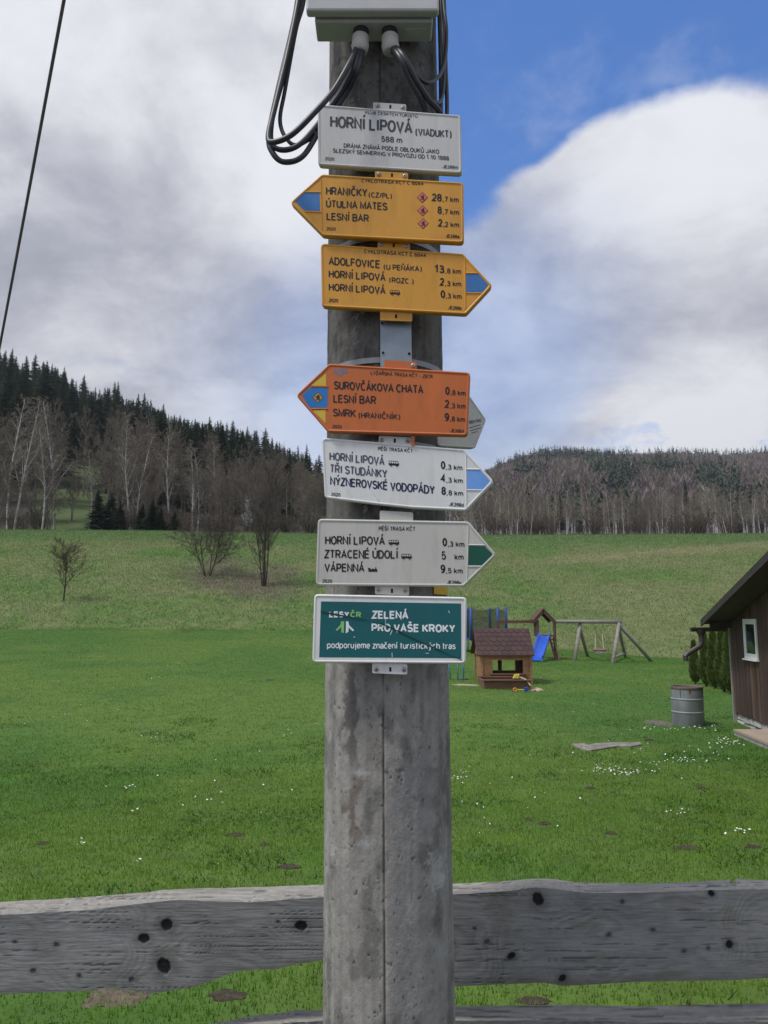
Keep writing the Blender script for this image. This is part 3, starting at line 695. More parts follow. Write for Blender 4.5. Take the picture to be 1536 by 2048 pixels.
s.poly('colour_mark', [(212, 514), (313, 432), (314, 516)], M_MYEL); s.poly('colour_mark', [(222, 684), (310, 680), (310, 772)], M_MYEL)
s.ridge([(212, 521), (328, 522)]); s.ridge([(212, 675), (326, 673)])
s.ski(258, 597, 40, M_INK, pm('mark_ochre', (.40, .22, .06), .5, .1, 20), M_INK)
s.poly('faded_sticker', [(362, 405), (410, 398), (462, 404), (465, 428), (425, 434), (420, 450), (395, 450), (390, 436), (365, 432)], pm('faded_blue_print', (.30, .16, .13), .6, .5, 160, col2=(.12, .16, .26)))
s.tab(708, 333, 928, 415, screws=((905, 372),), slot=None)
s.tab(893, 850, 915, 922)
# 5 white arrow with light blue mark
s = Sign('d', 'bent white arrow sign with light blue tip reading TŘI STUDÁNKY', [(157, 53), (1200, 139), (1421, 376), (1214, 592), (820, 572), (585, 548), (178, 498)], M_WHITE2, yaw=9)
s.text('PĚŠÍ TRASA KČT', (570, 149), (825, 165), 27)
s.text('HORNÍ LIPOVÁ', (215, 221), (617, 259), 62, M_INKF); s.text('TŘI STUDÁNKY', (218, 310), (637, 352), 62, M_INKF); s.text('NÝZNEROVSKÉ VODOPÁDY', (220, 402), (985, 471), 63, M_INKN)
s.text('2020', (227, 482), (295, 487), 26); s.text('JE288d', (1090, 555), (1197, 562), 27)
s.km('0', (1031, 285), (1062, 287), ',3 km', (1066, 288), (1188, 295), 60, 38); s.km('4', (1030, 380), (1063, 382), ',3 km', (1068, 383), (1191, 390), 60, 38); s.km('8', (1035, 473), (1066, 475), ',8 km', (1070, 476), (1194, 483), 60, 38)
s.bus(648, 221, 724, 264, 5)
s.poly('colour_mark', [(1222, 292), (1330, 293), (1397, 366), (1338, 436), (1224, 432)], M_BLUE2)
s.ridge([(1213, 165), (1218, 565)]); s.ridge([(1220, 286), (1328, 288)]); s.ridge([(1220, 438), (1335, 441)])
s.ridge([(585, 545), (560, 490), (540, 462)], .0025, .001)
s.poly('scrape', [(572, 500), (578, 520), (592, 545), (580, 547)], pm('rust_scrape', (.25, .14, .07), .8, .3, 60))
s.tab(572, 35, 808, 120, screws=((594, 67), (785, 73)), slot=(690, 72))
# 6 white arrow with green mark
s = Sign('d', 'off-white arrow sign with dark green tip reading ZTRACENÉ ÚDOLÍ, VÁPENNÁ', [(129, 648), (1232, 668), (1439, 913), (1200, 1146), (113, 1138)], M_WHITE3)
for a in (('PĚŠÍ TRASA KČT', (575, 735), (843, 738), 30), ('HORNÍ LIPOVÁ', (183, 838), (620, 842), 64), ('ZTRACENÉ ÚDOLÍ', (177, 938), (718, 942), 63), ('VÁPENNÁ', (178, 1037), (470, 1039), 62), ('km', (1130, 949), (1197, 950), 42), ('2020', (163, 1118), (234, 1119), 27), ('JE288e', (1075, 1127), (1180, 1131), 28)): s.text(*a)
s.km('0', (1043, 850), (1075, 851), ',3 km', (1080, 852), (1203, 856), 62, 40); s.text('5', (1035, 948), (1067, 949), 62, None, .16); s.km('9', (1029, 1045), (1061, 1046), ',5 km', (1066, 1047), (1190, 1051), 62, 40)
s.bus(648, 801, 725, 843, 1); s.bus(740, 903, 818, 946, 1)
tr = lambda u, v: (495 + 70 * u, 1000 + 40 * v)
s.poly('train_symbol', [tr(*p) for p in ((0, .2), (.28, .2), (.28, .45), (.5, .4), (.56, .2), (.62, .4), (.78, .4), (.8, .08), (.9, .08), (.9, .4), (1, .5), (1, .85), (.92, 1), (.78, .86), (.62, 1), (.48, .86), (.3, 1), (.15, .86), (.04, .86), (.06, .5))], M_INK)
s.poly('colour_mark', [(1232, 848), (1352, 850), (1416, 914), (1345, 990), (1227, 989)], M_GREEN)
s.ridge([(1232, 700), (1222, 1110)]); s.ridge([(1230, 840), (1355, 842)]); s.ridge([(1224, 998), (1340, 998)])
s.tab(580, 585, 825, 670)
s.tab(545, 1125, 795, 1200, screws=((571, 1170), (768, 1174)), slot=(670, 1176))
# 7 teal sponsor table
s = Sign('e', 'white framed teal plate reading ZELENÁ PRO VAŠE KROKY, lowest on the pole', [(119, 120), (1424, 146), (1416, 717), (102, 707)], M_WHITE2)
s.poly('printed_field', [(178, 182), (1375, 200), (1377, 668), (162, 660)], M_TEAL, .0002)
s.face += .0003
s.text('LESY', (247, 319), (420, 321), 53, M_PWHITE, .24); s.text('ČR', (428, 319), (522, 322), 50, M_LIME, .24); s.text('ZELENÁ', (612, 331), (925, 335), 70, M_PWHITE, .21); s.text('PRO VAŠE KROKY', (610, 441), (1325, 450), 70, M_PWHITE, .21)
s.text('podporujeme značení turistických tras', (230, 583), (1328, 592), 56, M_PWHITE, .15)
s.poly('emblem_half', [(350, 354), (376, 352), (374, 453), (352, 447), (351, 400), (318, 434), (303, 426), (345, 382)], M_LIME); s.poly('emblem_half', [(392, 352), (412, 354), (418, 385), (462, 428), (450, 438), (414, 404), (412, 442), (390, 456)], M_PWHITE)
M_CRK = pm('foil_crack', (.006, .050, .042), .4, .2, 30)
for a in ([(175, 262), (420, 310), (530, 332), (640, 360), (720, 372), (800, 415), (870, 446), (1000, 508), (1150, 575), (1290, 645), (1375, 672), (1385, 688), (1280, 645), (1130, 580), (990, 516), (860, 455), (780, 415), (720, 390), (600, 350), (530, 342), (420, 322), (175, 276)],): s.poly('foil_crack', a, M_CRK, .0011)
s.poly('scratch', [(728, 330), (731, 330), (730, 400), (727, 398)], M_PWHITE, .0012); s.poly('scratch', [(785, 425), (790, 428), (772, 470), (768, 468)], M_PWHITE, .0012); s.poly('scratch', [(1265, 258), (1280, 280), (1277, 284), (1264, 264)], M_PWHITE, .0012)
s.poly('scratch', [(1070, 622), (1100, 624), (1098, 628), (1070, 626)], M_PWHITE, .0012); s.poly('scratch', [(455, 484), (472, 486), (470, 490), (456, 489)], M_PWHITE, .0012); s.poly('scratch', [(783, 620), (786, 618), (790, 655), (784, 660)], M_PWHITE, .0012)
s.tab(612, 700, 912, 797, screws=((648, 762), (885, 766)), slot=(767, 765))
# 8 arrow sign on the far right side of the pole
s = Sign('c', 'beige arrow sign with a small dark sticker, mostly hidden behind the orange sign', [(1060, 560), (1300, 588), (1412, 750), (1335, 945), (1075, 930)], M_WHITE3, yaw=-38, Y=1.66)
s.text('TREKING', (1278, 783), (1378, 762), 24, M_INKN); 
for a, b in (((1290, 803), (1372, 780)), ((1300, 822), (1375, 800)), ((1310, 838), (1350, 826))): s.poly('sticker_line', [a, b, (b[0], b[1] + 5), (a[0], a[1] + 5)], M_INKN)

# galvanised mounting strips, steel bands, marker
Z0 = at(790, 640, 1.55).z; Z1 = at(790, 735, 1.55).z
s0 = thing('mounting_strip', at(790, 690, 1.56), 'bare galvanised steel strip between the yellow and orange signs', 'bracket')
mb = MB(); q = [at(760, 560, 1.548), at(822, 562, 1.541), at(824, 780, 1.541), at(761, 778, 1.548)]
mb.prism(q, (0, .012, 0)); part('strip', mb, M_STEEL, s0)
for p in ((704 * .293 + 560, 620 + 292 * .293), (560 + 882 * .293, 620 + 298 * .293), (560 + 697 * .293, 620 + 88 * .293)):
    mb = MB(); mb.lathe([(0, .0), (.0030, .0)], at(*p, 1.5405), 10, Matrix.Rotation(math.pi / 2, 3, 'X')); part('hole', mb, M_DARK, s0)
def band(py, label, sag=0.0):
    z = at(768, py, 1.555).z; mb = MB(); vs = []; n = 64
    for k in range(n):
        a = 2 * math.pi * k / n; zz = z + sag * math.sin(a)
        c = pole_axis(zz); r = pole_rad(zz) + .0018
        for dz, dr in ((-.006, 0), (.006, 0), (.006, .0016), (-.006, .0016)):
            vs.append(c + Vector((math.sin(a) * (r + dr), -math.cos(a) * (r + dr), dz)))
    fs = [(4 * k + i, 4 * ((k + 1) % n) + i, 4 * ((k + 1) % n) + (i + 1) % 4, 4 * k + (i + 1) % 4) for k in range(n) for i in range(4)]
    mb.add(vs, fs); solo('steel_band', mb, pm('band_steel', (.24, .25, .26), .5, .15, 30, metal=.4), pole_axis(z), label, 'band', 'steel bands round the pole', smooth=False)
band(474, 'thin steel band round the pole between the two yellow signs'); band(719, 'thin steel band round the pole just above the orange sign'); band(886, 'thin steel band round the pole just below the orange sign')
# yellow paint marker on the pole's side
mb = MB(); vs = []
za = at(880, 1160, 1.62).z; zb = at(880, 1189, 1.62).z
for k in range(9):
    a = .82 + k * .075
    for z in (zb, za):
        c = pole_axis(z); r = pole_rad(z) + .003; vs.append(c + Vector((math.sin(a) * r, -math.cos(a) * r, 0)))
mb.add(vs, [(2 * k, 2 * k + 2, 2 * k + 3, 2 * k + 1) for k in range(8)])
solo('yellow_marker', mb, pm('marker_yellow', (.60, .38, .03), .6, .2, 30), at(880, 1175, 1.62), 'yellow marker strip on the pole side above the teal plate', 'marker', smooth=True)

# ------------------------------------------------------------------ junction box and cables
bx = thing('junction_box', at(745, 60, 1.55), 'pale grey electrical junction box at the top of the pole', 'junction box')
M_BOX = pm('box_plastic', (.52, .52, .52), .5, .06, 12, bump=.04); M_GLAND = pm('gland_plastic', (.48, .47, .43), .5, .1, 20)
zb = at(745, 28, 1.480).z
def XX(px, py, Y): return at(px, py, Y).x
bl, br = XX(632, 50, 1.53), XX(864, 62, 1.53)
mb = MB(); mb.box(((bl + br) / 2, 1.5315, zb + .10), (br - bl, .061, .2)); part('body', mb, M_BOX, bx, bevel=.004)
ll, lr = XX(612, 20, 1.478), XX(878, 30, 1.478)
mb = MB(); mb.box(((ll + lr) / 2, 1.486, zb + .112), (lr - ll, .022, .215)); part('lid', mb, M_BOX, bx, bevel=.005)
mb = MB(); mb.box(((ll + lr) / 2, 1.4985, zb + .112), (lr - ll - .012, .005, .203)); part('gasket', mb, pm('gasket', (.10, .10, .10), .8), bx)
mb = MB(); q = at(832, 47, 1.52); mb.box((q.x, 1.53, zb - .0006), (.045, .020, .001)); part('label_plate', mb, pm('label_pale', (.55, .56, .56), .6), bx)
GL = []
for px, lean in ((722, -.010), (779, .012)):
    x = XX(px, 52, 1.528); c = Vector((x, 1.528, zb)); k9 = .8; dirv = Vector((lean * 4, -.05, -1)).normalized()
    rot = Vector((0, 0, -1)).rotation_difference(dirv).to_matrix()
    mb = MB(); mb.lathe([(.0, 0), (.0175, 0), (.0175, -.012), (.015, -.014)], c, 14, rot); part('gland_nut', mb, pm('nut_dark', (.03, .03, .035), .5), bx)
    mb = MB(); mb.lathe([(.0150, -.014), (.0185, -.016), (.0185, -.024), (.0165, -.026), (.0185, -.029), (.0195, -.038), (.0165, -.052), (.0135, -.055), (.0, -.055)], c, 18, rot); part('cable_gland', mb, M_GLAND, bx, smooth=True)
    GL.append(c + dirv * .049)
def spline(pts, n=10):
    P = [Vector(p) for p in pts]; P = [P[0] * 2 - P[1]] + P + [P[-1] * 2 - P[-2]]; out = []
    for i in range(1, len(P) - 2):
        a, b, c, d = P[i - 1:i + 3]
        for k in range(n):
            t = k / n; out.append(.5 * ((2 * b) + (c - a) * t + (2 * a - 5 * b + 4 * c - d) * t * t + (3 * b - a - 3 * c + d) * t ** 3))
    out.append(P[-2]); return out
M_CAB = pm('cable_rubber', (.028, .030, .038), .45, .25, 30, spec=.5)
def cable(pts, r, label, group='black cables at the junction box'):
    sp = spline(pts); mb = MB(); mb.tube(sp, r, 8); solo('cable', mb, M_CAB, sp[0], label, 'cable', group, smooth=True)
A, B = GL
lab = 'black cable hanging in a loop to the left of the white name plate'
# left bundle: gland -> down left -> loop -> up past the box
cable([A + Vector((-.006, 0, .01)), at(700, 125, 1.49), at(668, 180, 1.48), at(632, 222, 1.475), at(585, 268, 1.48), at(548, 284, 1.49), at(537, 272, 1.50), at(552, 205, 1.52), at(575, 110, 1.54), at(597, 0, 1.56), at(612, -120, 1.6)], .0062, lab, 'black cables looping left of the name plate')
cable([A + Vector((.002, 0, .01)), at(708, 135, 1.50), at(688, 175, 1.53), at(660, 215, 1.545), at(640, 243, 1.545), at(600, 288, 1.53), at(565, 300, 1.53), at(543, 285, 1.53), at(545, 235, 1.535), at(565, 160, 1.545), at(590, 60, 1.56), at(603, 0, 1.57), at(616, -120, 1.6)], .0060, lab, 'black cables looping left of the name plate')
cable([A + Vector((.008, 0, .01)), at(714, 140, 1.505), at(696, 180, 1.535), at(668, 222, 1.548), at(642, 256, 1.548), at(606, 312, 1.535), at(568, 324, 1.535), at(545, 305, 1.535), at(538, 270, 1.54), at(556, 180, 1.55), at(582, 70, 1.56), at(595, 0, 1.57), at(606, -120, 1.6)], .0062, lab, 'black cables looping left of the name plate')
cable([A + Vector((.0, .006, .01)), at(704, 140, 1.52), at(686, 190, 1.545), at(658, 235, 1.55), at(640, 262, 1.55), at(596, 290, 1.54), at(572, 276, 1.54), at(560, 240, 1.545), at(570, 180, 1.55), at(592, 60, 1.56), at(608, 0, 1.57), at(620, -120, 1.6)], .0045, lab, 'black cables looping left of the name plate')
lab2 = 'black cable running from the right gland to the pole edge'
G2 = 'black cables running to the right edge of the pole'
cable([B + Vector((.0, 0, .01)), at(800, 115, 1.49), at(818, 155, 1.50), at(840, 195, 1.515), at(852, 225, 1.535), at(858, 262, 1.543)], .0066, lab2, G2)
cable([B + Vector((.006, 0, .01)), at(806, 112, 1.49), at(832, 160, 1.50), at(858, 200, 1.52), at(878, 222, 1.535), at(890, 255, 1.56)], .0066, lab2, G2)
cable([B + Vector((.008, .006, .01)), at(810, 118, 1.50), at(834, 152, 1.515), at(856, 166, 1.53), at(878, 152, 1.56), at(890, 118, 1.58), at(893, 60, 1.59), at(887, 0, 1.6), at(882, -120, 1.61)], .0042, lab2, G2)
cable([B + Vector((-.004, .006, .01)), at(806, 130, 1.51), at(840, 185, 1.525), at(868, 205, 1.55), at(884, 195, 1.58), at(888, 140, 1.60), at(886, 60, 1.61), at(882, 0, 1.61), at(878, -120, 1.62)], .0042, lab2, G2)
cable([at(872, -120, 1.63), at(878, 0, 1.63), at(881, 100, 1.63), at(882, 200, 1.62), at(880, 300, 1.60)], .0052, 'black cable running straight down the right side of the pole', G2)
cable([at(882, -120, 1.64), at(888, 0, 1.64), at(891, 120, 1.64), at(894, 220, 1.63), at(888, 320, 1.61)], .0048, 'black cable running straight down the right side of the pole', G2)
# overhead service wire
a, b = at(128, 0, 4.2), at(0, 690, 6.4); d = b - a
pts = [a - d * 1.2, a - d * .5, a, a + d * .5 - Vector((0, 0, .02)), b, b + d * .9, b + d * 2.2]
mb = MB(); sp = spline(pts, 14); mb.tube(sp, .0105, 8)
solo('overhead_wire', mb, pm('wire_sheath', (.14, .115, .15), .6, .35, 60), sp[0], 'single dark overhead wire crossing the cloudy sky', 'wire', smooth=True)

# ------------------------------------------------------------------ fence of waney boards
FY = 1.93
fence = thing('wooden_fence', Vector((0, FY + .08, gz(0, 2))), 'weathered grey plank fence passing behind the concrete pole', 'fence')
M_PLANK = pm('weathered_plank', (.95, .95, .95), .85, .12, 30, tint=True, bump=.2, bscale=160, stretch=(.12, 1, 1))
def plank(name, sil, top, bot, knots, ox, oy, xa, xb, Yp=FY, dark=1.0):
    """sil/top/bot: outline rows in photo pixels; the strip between sil and top is the waney edge"""
    k = .5
    def curve(c): 
        a = np.array([(ox + x * k, oy + y * k) for x, y in c], float); return a
    cs, ct, cb = curve(sil), curve(top), curve(bot)
    nx = 560; px = np.linspace(xa, xb, nx)
    def ext(c, p):
        y = np.interp(p, c[:, 0], c[:, 1]); return y
    rowS, rowT, rowB = ext(cs, px), ext(ct, px), ext(cb, px)
    rowS = rowS + 1.2 * (fbm(px * .06, px * 0, 61) - .5); rowT = rowT + 1.6 * (fbm(px * .05, px * 0 + 3, 62) - .5)
    nv = 86; v = np.linspace(0, 1, nv)
    PX = np.repeat(px[:, None], nv, 1); PY = rowT[:, None] * (1 - v) + rowB[:, None] * v
    def world(PX, PY, Y):
        u = (PX - 768) / F; w = (1024 - PY) / F; dy = CP - w * SP; s_ = Y / dy
        return np.stack([u * s_, np.full_like(PX, Y) if np.isscalar(Y) else Y, EYE.z + (w * CP + SP) * s_], -1)
    mid = .5 * (rowT + rowB)[:, None]; sd0 = int(abs(ox) + abs(oy) + rowB[5]) % 97
    y0 = mid + 90 * (fbm(PX * .0022, PX * 0 + sd0, 71) - .5); hh_ = 70 + 170 * fbm(PX * .0026, PX * 0 + sd0 + 9, 72)
    f = np.hypot(PY - y0, hh_) + 7 * (fbm(PX * .012, PY * .03, 70) - .5); kn = np.zeros_like(PX); halo = np.zeros_like(PX)
    for (x, y, r) in knots:
        x = ox + x * k; y = oy + y * k; r = r * k
        d = np.hypot((PX - x) * (.95 + .15 * math.sin(x)), (PY - y) + .25 * (PX - x) * math.cos(x * 3)) + abs(r) * .35 * (fbm(PX * .16, PY * .16, 76) - .5)
        f = f + np.sign(r) * (abs(r) * 1.3) * np.exp(-(np.hypot((PX - x) * .34, PY - y) / (abs(r) * 2.6)) ** 2)
        rr = abs(r) * (1 + .25 * (fbm(PX * .2, PY * .2, 77) - .5))
        kn = np.maximum(kn, sstep(rr * 1.06, rr * .82, d) * (1 if abs(r) > 5.8 else .55)); halo = np.maximum(halo, sstep(rr * 2.6, rr * .9, d) * .65)
    ph_ = f / 7.0 + 2.6 * fbm(f * .035, f * 0 + 3, 69); g = ph_ - np.floor(ph_); g = sstep(.25, .9, g) * sstep(1.0, .93, g)
    fine = fbm(PX * .02, PY * .9, 73); stain = fbm(PX * .012, PY * .02, 74)
    col = np.array([.250, .249, .248]) * (.60 + .50 * fine + .30 * fbm(PX * .008, PY * .35, 78) + .75 * (stain - .5))[..., None]
    col = col * (1 - .24 * g[..., None] * sstep(.25, .75, fbm(PX * .007, PY * .03, 75))[..., None]) * dark
    warm = sstep(.55, .8, stain)[..., None] * .5; col = col * (1 - warm) + np.array([.115, .105, .075]) * warm
    edge = (sstep(.86, 1, v) * .35)[None, :, None]; col = col * (1 - edge) + np.array([.09, .08, .055]) * edge
    col = col * (1 - halo[..., None] * .5); col = col * (1 - kn[..., None]) + np.array([.014, .013, .013]) * kn[..., None]
    crack = sstep(.74, .80, fbm(PX * .005, PY * .45, 79, 2))[..., None]; col = col * (1 - .55 * crack)
    W = world(PX, PY, FY * 1.0)
    W[..., 1] = Yp + .0002 * g + .003 * kn + .001 * crack[..., 0]
    V = [W.reshape(-1, 3)]; C = [col.reshape(-1, 3)]; FAs = []
    def grid(n0, a, b): 
        i = n0 + np.arange(a - 1)[:, None] * b + np.arange(b - 1)[None, :]
        return np.stack([i, i + b, i + b + 1, i + 1], -1).reshape(-1, 4)
    FAs.append(grid(0, nx, nv)[:, ::-1])
    # waney top edge sloping back
    ne = 12; e = np.linspace(0, 1, ne)
    back = Yp + .085 * e
    rows = rowT[:, None] * (1 - e) + rowS[:, None] * e
    dyb = np.repeat(back[None, :], nx, 0); We = world(np.repeat(px[:, None], ne, 1), rows, dyb)
    We[..., 2] += (.003 * (fbm(np.repeat(px[:, None], ne, 1) * .08, rows * .5, 81) - .5)) * np.sin(math.pi * e)[None, :]
    PXe = np.repeat(px[:, None], ne, 1)
    ce = np.array([.31, .295, .265]) * (.42 + 1.0 * fbm(PXe * .012, rows * .9, 83))[..., None]
    ck = sstep(.70, .78, fbm(PXe * .010, rows * .6, 84, 2))[..., None]; ce = ce * (1 - .6 * ck)
    n0 = len(V[0]); V.append(We.reshape(-1, 3)); C.append(ce.reshape(-1, 3)); FAs.append(grid(n0, nx, ne))
    # rear and underside
    Wt = We[:, -1, :]; Wb = W[:, -1, :].copy(); Wb[:, 1] = Yp; Wb2 = Wb.copy(); Wb2[:, 1] = Yp + .05; Wb2[:, 2] += .012
    Wt2 = Wt.copy(); Wt2[:, 2] -= .02
    strip = np.stack([Wt, Wt2, Wb2, Wb], 1); n1 = n0 + nx * ne
    V.append(strip.reshape(-1, 3)); C.append(np.tile(np.array([.085, .078, .062]), (nx * 4, 1))); FAs.append(grid(n1, nx, 4))
    me = quick_mesh(name, np.concatenate(V) - np.array(fence.location), np.concatenate(FAs), np.concatenate(C))
    mkobj(name, me, M_PLANK, fence, smooth=False)
plank('plank', [(-420, 230), (0, 208), (350, 188), (600, 168), (650, 159), (700, 157), (780, 153), (900, 152), (1100, 146), (1290, 138), (1540, 130)],
      [(-420, 275), (0, 260), (350, 240), (600, 210), (720, 199), (850, 205), (1000, 210), (1290, 188), (1540, 176)],
      [(-420, 590), (0, 577), (300, 565), (450, 556), (540, 562), (610, 575), (700, 560), (780, 548), (880, 510), (950, 484), (1100, 476), (1200, 455), (1290, 440), (1540, 410)],
      [(667, 300, 25), (575, 355, 20), (655, 465, 33), (1205, 305, 22), (225, 380, 10), (133, 485, 11), (317, 505, 10), (527, 520, 11), (60, 370, 7), (1112, 288, 6), (-150, 420, 18)], 0, 1700, -200, 765)
plank('plank', [(0, 140), (280, 135), (450, 127), (560, 118), (620, 113), (680, 116), (740, 126), (800, 130), (1000, 133), (1200, 128), (1360, 121), (1380, 116), (1392, 130), (1402, 130), (1408, 112), (1440, 118), (1536, 121), (2000, 110)],
      [(0, 184), (280, 178), (450, 168), (560, 156), (610, 149), (700, 158), (800, 171), (950, 173), (1100, 168), (1250, 162), (1536, 155), (2000, 150)],
      [(0, 552), (285, 546), (500, 536), (640, 530), (710, 543), (800, 540), (1000, 528), (1250, 523), (1400, 521), (1536, 512), (2000, 505)],
      [(615, 197, 27), (1382, 380, 18), (412, 368, 11), (508, 425, 14), (713, 515, 15), (1310, 175, 13), (363, 315, 7), (898, 340, 8), (953, 208, 8), (1075, 320, 8), (1200, 405, 7), (1297, 393, 7), (1700, 300, 20)], 768, 1700, 772, 1740)
plank('plank', [(-420, 840), (300, 760), (850, 694), (910, 684), (1000, 664), (1100, 655), (1180, 640), (1290, 640), (1540, 634)], [(-420, 890), (300, 810), (850, 735), (1000, 705), (1100, 697), (1290, 682), (1540, 678)],
      [(-420, 1200), (600, 1130), (1540, 1040)], [(500, 900, 20), (1000, 850, 14)], 0, 1700, -200, 765)
plank('plank', [(0, 630), (285, 624), (500, 622), (700, 620), (1000, 625), (1300, 618), (1536, 612), (2000, 605)], [(0, 690), (285, 684), (700, 682), (1000, 690), (1300, 690), (1536, 688), (2000, 682)],
      [(0, 1060), (700, 1040), (2000, 1030)], [(600, 850, 20), (1300, 800, 16)], 768, 1700, 772, 1740)
for x in (-1.12, .0, 1.2):
    mb = MB(); g = gz(x, 2.05); mb.box((x, FY + .133, (g - .3 + 1.05) / 2), (.11, .11, 1.05 - g + .3)); part('post', mb, pm('post_wood', (.13, .125, .115), .9, .25, 14, bump=.3, stretch=(1, 1, .2)), fence, bevel=.008)

# ------------------------------------------------------------------ cabin
KEEP_OUT = []                                      # (x, y, radius) circles without grass
c0 = hit(1470, 1443); c1 = hit(1516, 1465)
cu = Vector((c1.x - c0.x, c1.y - c0.y, 0)).normalized()      # along the gable wall, towards the viewer
cn = Vector((cu.y, -cu.x, 0));
if cn.x > 0: cn = -cn                                          # outward normal (to the left)
base_z = c0.z
cabin = thing('cabin', c0, 'dark brown timber cabin with white window and steep overhanging roof', 'cabin')
def on_wall(px, py, off=0.0):                      # -> (distance along wall, world z)
    o = c0 + cn * off; d = ray(px, py); k = (o - EYE).dot(cn) / d.dot(cn); p = EYE + d * k
    return (p - o).dot(cu), p.z
def cw(s_, z, off=0.0): return Vector((c0.x, c0.y, 0)) + cu * s_ + cn * off + Vector((0, 0, z))
OV = .50
va = on_wall(1404, 1241, OV); vb = on_wall(1536, 1108, OV)     # verge line
slope = (vb[1] - va[1]) / (vb[0] - va[0])
def verge(s_): return va[1] + (s_ - va[0]) * slope
SR = 5.6                                           # ridge position along the wall
def roof_z(s_): return verge(s_) if s_ < SR else verge(SR) - (s_ - SR) * slope
zp = on_wall(1473, 1425)[1]                        # lower ends of the planks
M_CAB1 = [pm('cabin_plank_%d' % i, c, .8, .35, 7, bump=.3, stretch=(1, 1, .12)) for i, c in enumerate(((.080, .050, .041), (.095, .058, .046), (.064, .042, .036), (.115, .070, .052)))]
w0 = on_wall(1487, 1236); w1 = on_wall(1513, 1240); w2 = on_wall(1493, 1316); w3 = on_wall(1518, 1320)
ws0, ws1 = (w0[0] + w2[0]) / 2, (w1[0] + w3[0]) / 2; wz1, wz0 = (w0[1] + w1[1]) / 2, (w2[1] + w3[1]) / 2
rng = random.Random(4)
s_ = .05; pw = .135; n = 0
mb = MB(); mb.hexa([cw(0, zp - .05, -.05), cw(11, zp - .05, -.05), cw(11, zp - .05, -5), cw(0, zp - .05, -5), cw(0, verge(0) - .14, -.05), cw(11, verge(0) - .14, -.05), cw(11, verge(0) - .14, -5), cw(0, verge(0) - .14, -5)])
part('wall_core', mb, pm('cabin_core', (.03, .022, .02), .9), cabin)
while s_ < 11:
    e = min(s_ + pw, 11); gap = .010; dz = rng.uniform(-.008, .008); t = rng.uniform(.020, .028)
    segs = [(zp + dz, None)]
    def pl(z0, z1f):
        mb = MB(); a, b = s_ + gap / 2, e - gap / 2
        mb.hexa([cw(a, z0, -.05), cw(b, z0, -.05), cw(b, z0, t - .02), cw(a, z0, t - .02), cw(a, z1f(a), -.05), cw(b, z1f(b), -.05), cw(b, z1f(b), t - .02), cw(a, z1f(a), t - .02)])
        part('plank', mb, rng.choice(M_CAB1), cabin)
    top = lambda q: roof_z(q) - .09
    if e > ws0 + .02 and s_ < ws1 - .02:
        pl(zp + dz, lambda q: wz0 + .02); pl(wz1 - .02, top)
    else: pl(zp + dz, top)
    s_ = e; n += 1
mb = MB(); mb.hexa([cw(-.03, base_z - .1, -.06), cw(.05, base_z - .1, -.06), cw(.05, base_z - .1, .025), cw(-.03, base_z - .1, .025), cw(-.03, roof_z(0) - .13, -.06), cw(.05, roof_z(0) - .13, -.06), cw(.05, roof_z(0) - .13, .025), cw(-.03, roof_z(0) - .13, .025)])
part('corner_board', mb, pm('corner_trim', (.26, .25, .23), .8, .2, 8, bump=.2, stretch=(1, 1, .2)), cabin)
# stone footing, stone by stone
M_ST = [pm('footing_stone_%d' % i, c, .9, .25, 9, bump=.6, bscale=25) for i, c in enumerate(((.40, .39, .37), (.30, .29, .28), (.46, .45, .43)))]
mb = MB(); mb.hexa([cw(.0, base_z - .3, -.2), cw(11, base_z - .3, -.2), cw(11, base_z - .3, -.065), cw(0, base_z - .3, -.065), cw(0, zp, -.2), cw(11, zp, -.2), cw(11, zp, -.065), cw(0, zp, -.065)])
part('mortar', mb, pm('mortar', (.33, .32, .30), .95, .2, 12), cabin)
q = .05
while q < 10.8:
    L = rng.uniform(.22, .45); zz = base_z - .12
    for hh in ((zp - zz) * rng.uniform(.45, .6), None):
        z2 = zz + hh if hh else zp - .012
        o = rng.uniform(-.018, .006); j = lambda: rng.uniform(-.012, .012)
        mb = MB(); mb.hexa([cw(q + .01, zz + .006, -.1), cw(q + L - .01, zz + .006, -.1), cw(q + L - .012 + j(), zz + .01 + j() * .4, -.02 + o), cw(q + .012 + j(), zz + .01 + j() * .4, -.02 + o),
                            cw(q + .01, z2 - .006, -.1), cw(q + L - .01, z2 - .006, -.1), cw(q + L - .012 + j(), z2 - .01, -.03 + o), cw(q + .012 + j(), z2 - .01, -.03 + o)])
        part('stone', mb, rng.choice(M_ST), cabin, bevel=.012); zz = z2
    q += L
# roof slabs: left (far) slope and right slope, from verge overhang back into depth
M_ROOF = pm('roof_edge', (.045, .038, .040), .7, .25, 8); M_ROOFT = pm('roof_sheet', (.075, .055, .050), .7, .25, 6)
def slab(sa, sb, th):
    mb = MB(); a0, a1 = cw(sa, roof_z(sa), OV), cw(sb, roof_z(sb), OV); b0, b1 = cw(sa, roof_z(sa), -5.4), cw(sb, roof_z(sb), -5.4); up = Vector((0, 0, th))
    mb.hexa([a0 - up, a1 - up, b1 - up, b0 - up, a0, a1, b1, b0]); return mb
rf = part('roof', slab(va[0], SR, .075), M_ROOFT, cabin); part('roof', slab(2 * SR - va[0], SR, .075), M_ROOFT, cabin)
def fasc(sa, sb):
    mb = MB(); d = .115
    mb.hexa([cw(sa, roof_z(sa) - d, OV + .001), cw(sb, roof_z(sb) - d, OV + .001), cw(sb, roof_z(sb) - d, OV + .03), cw(sa, roof_z(sa) - d, OV + .03), cw(sa, roof_z(sa) + .02, OV + .001), cw(sb, roof_z(sb) + .02, OV + .001), cw(sb, roof_z(sb) + .02, OV + .03), cw(sa, roof_z(sa) + .02, OV + .03)])
    return mb
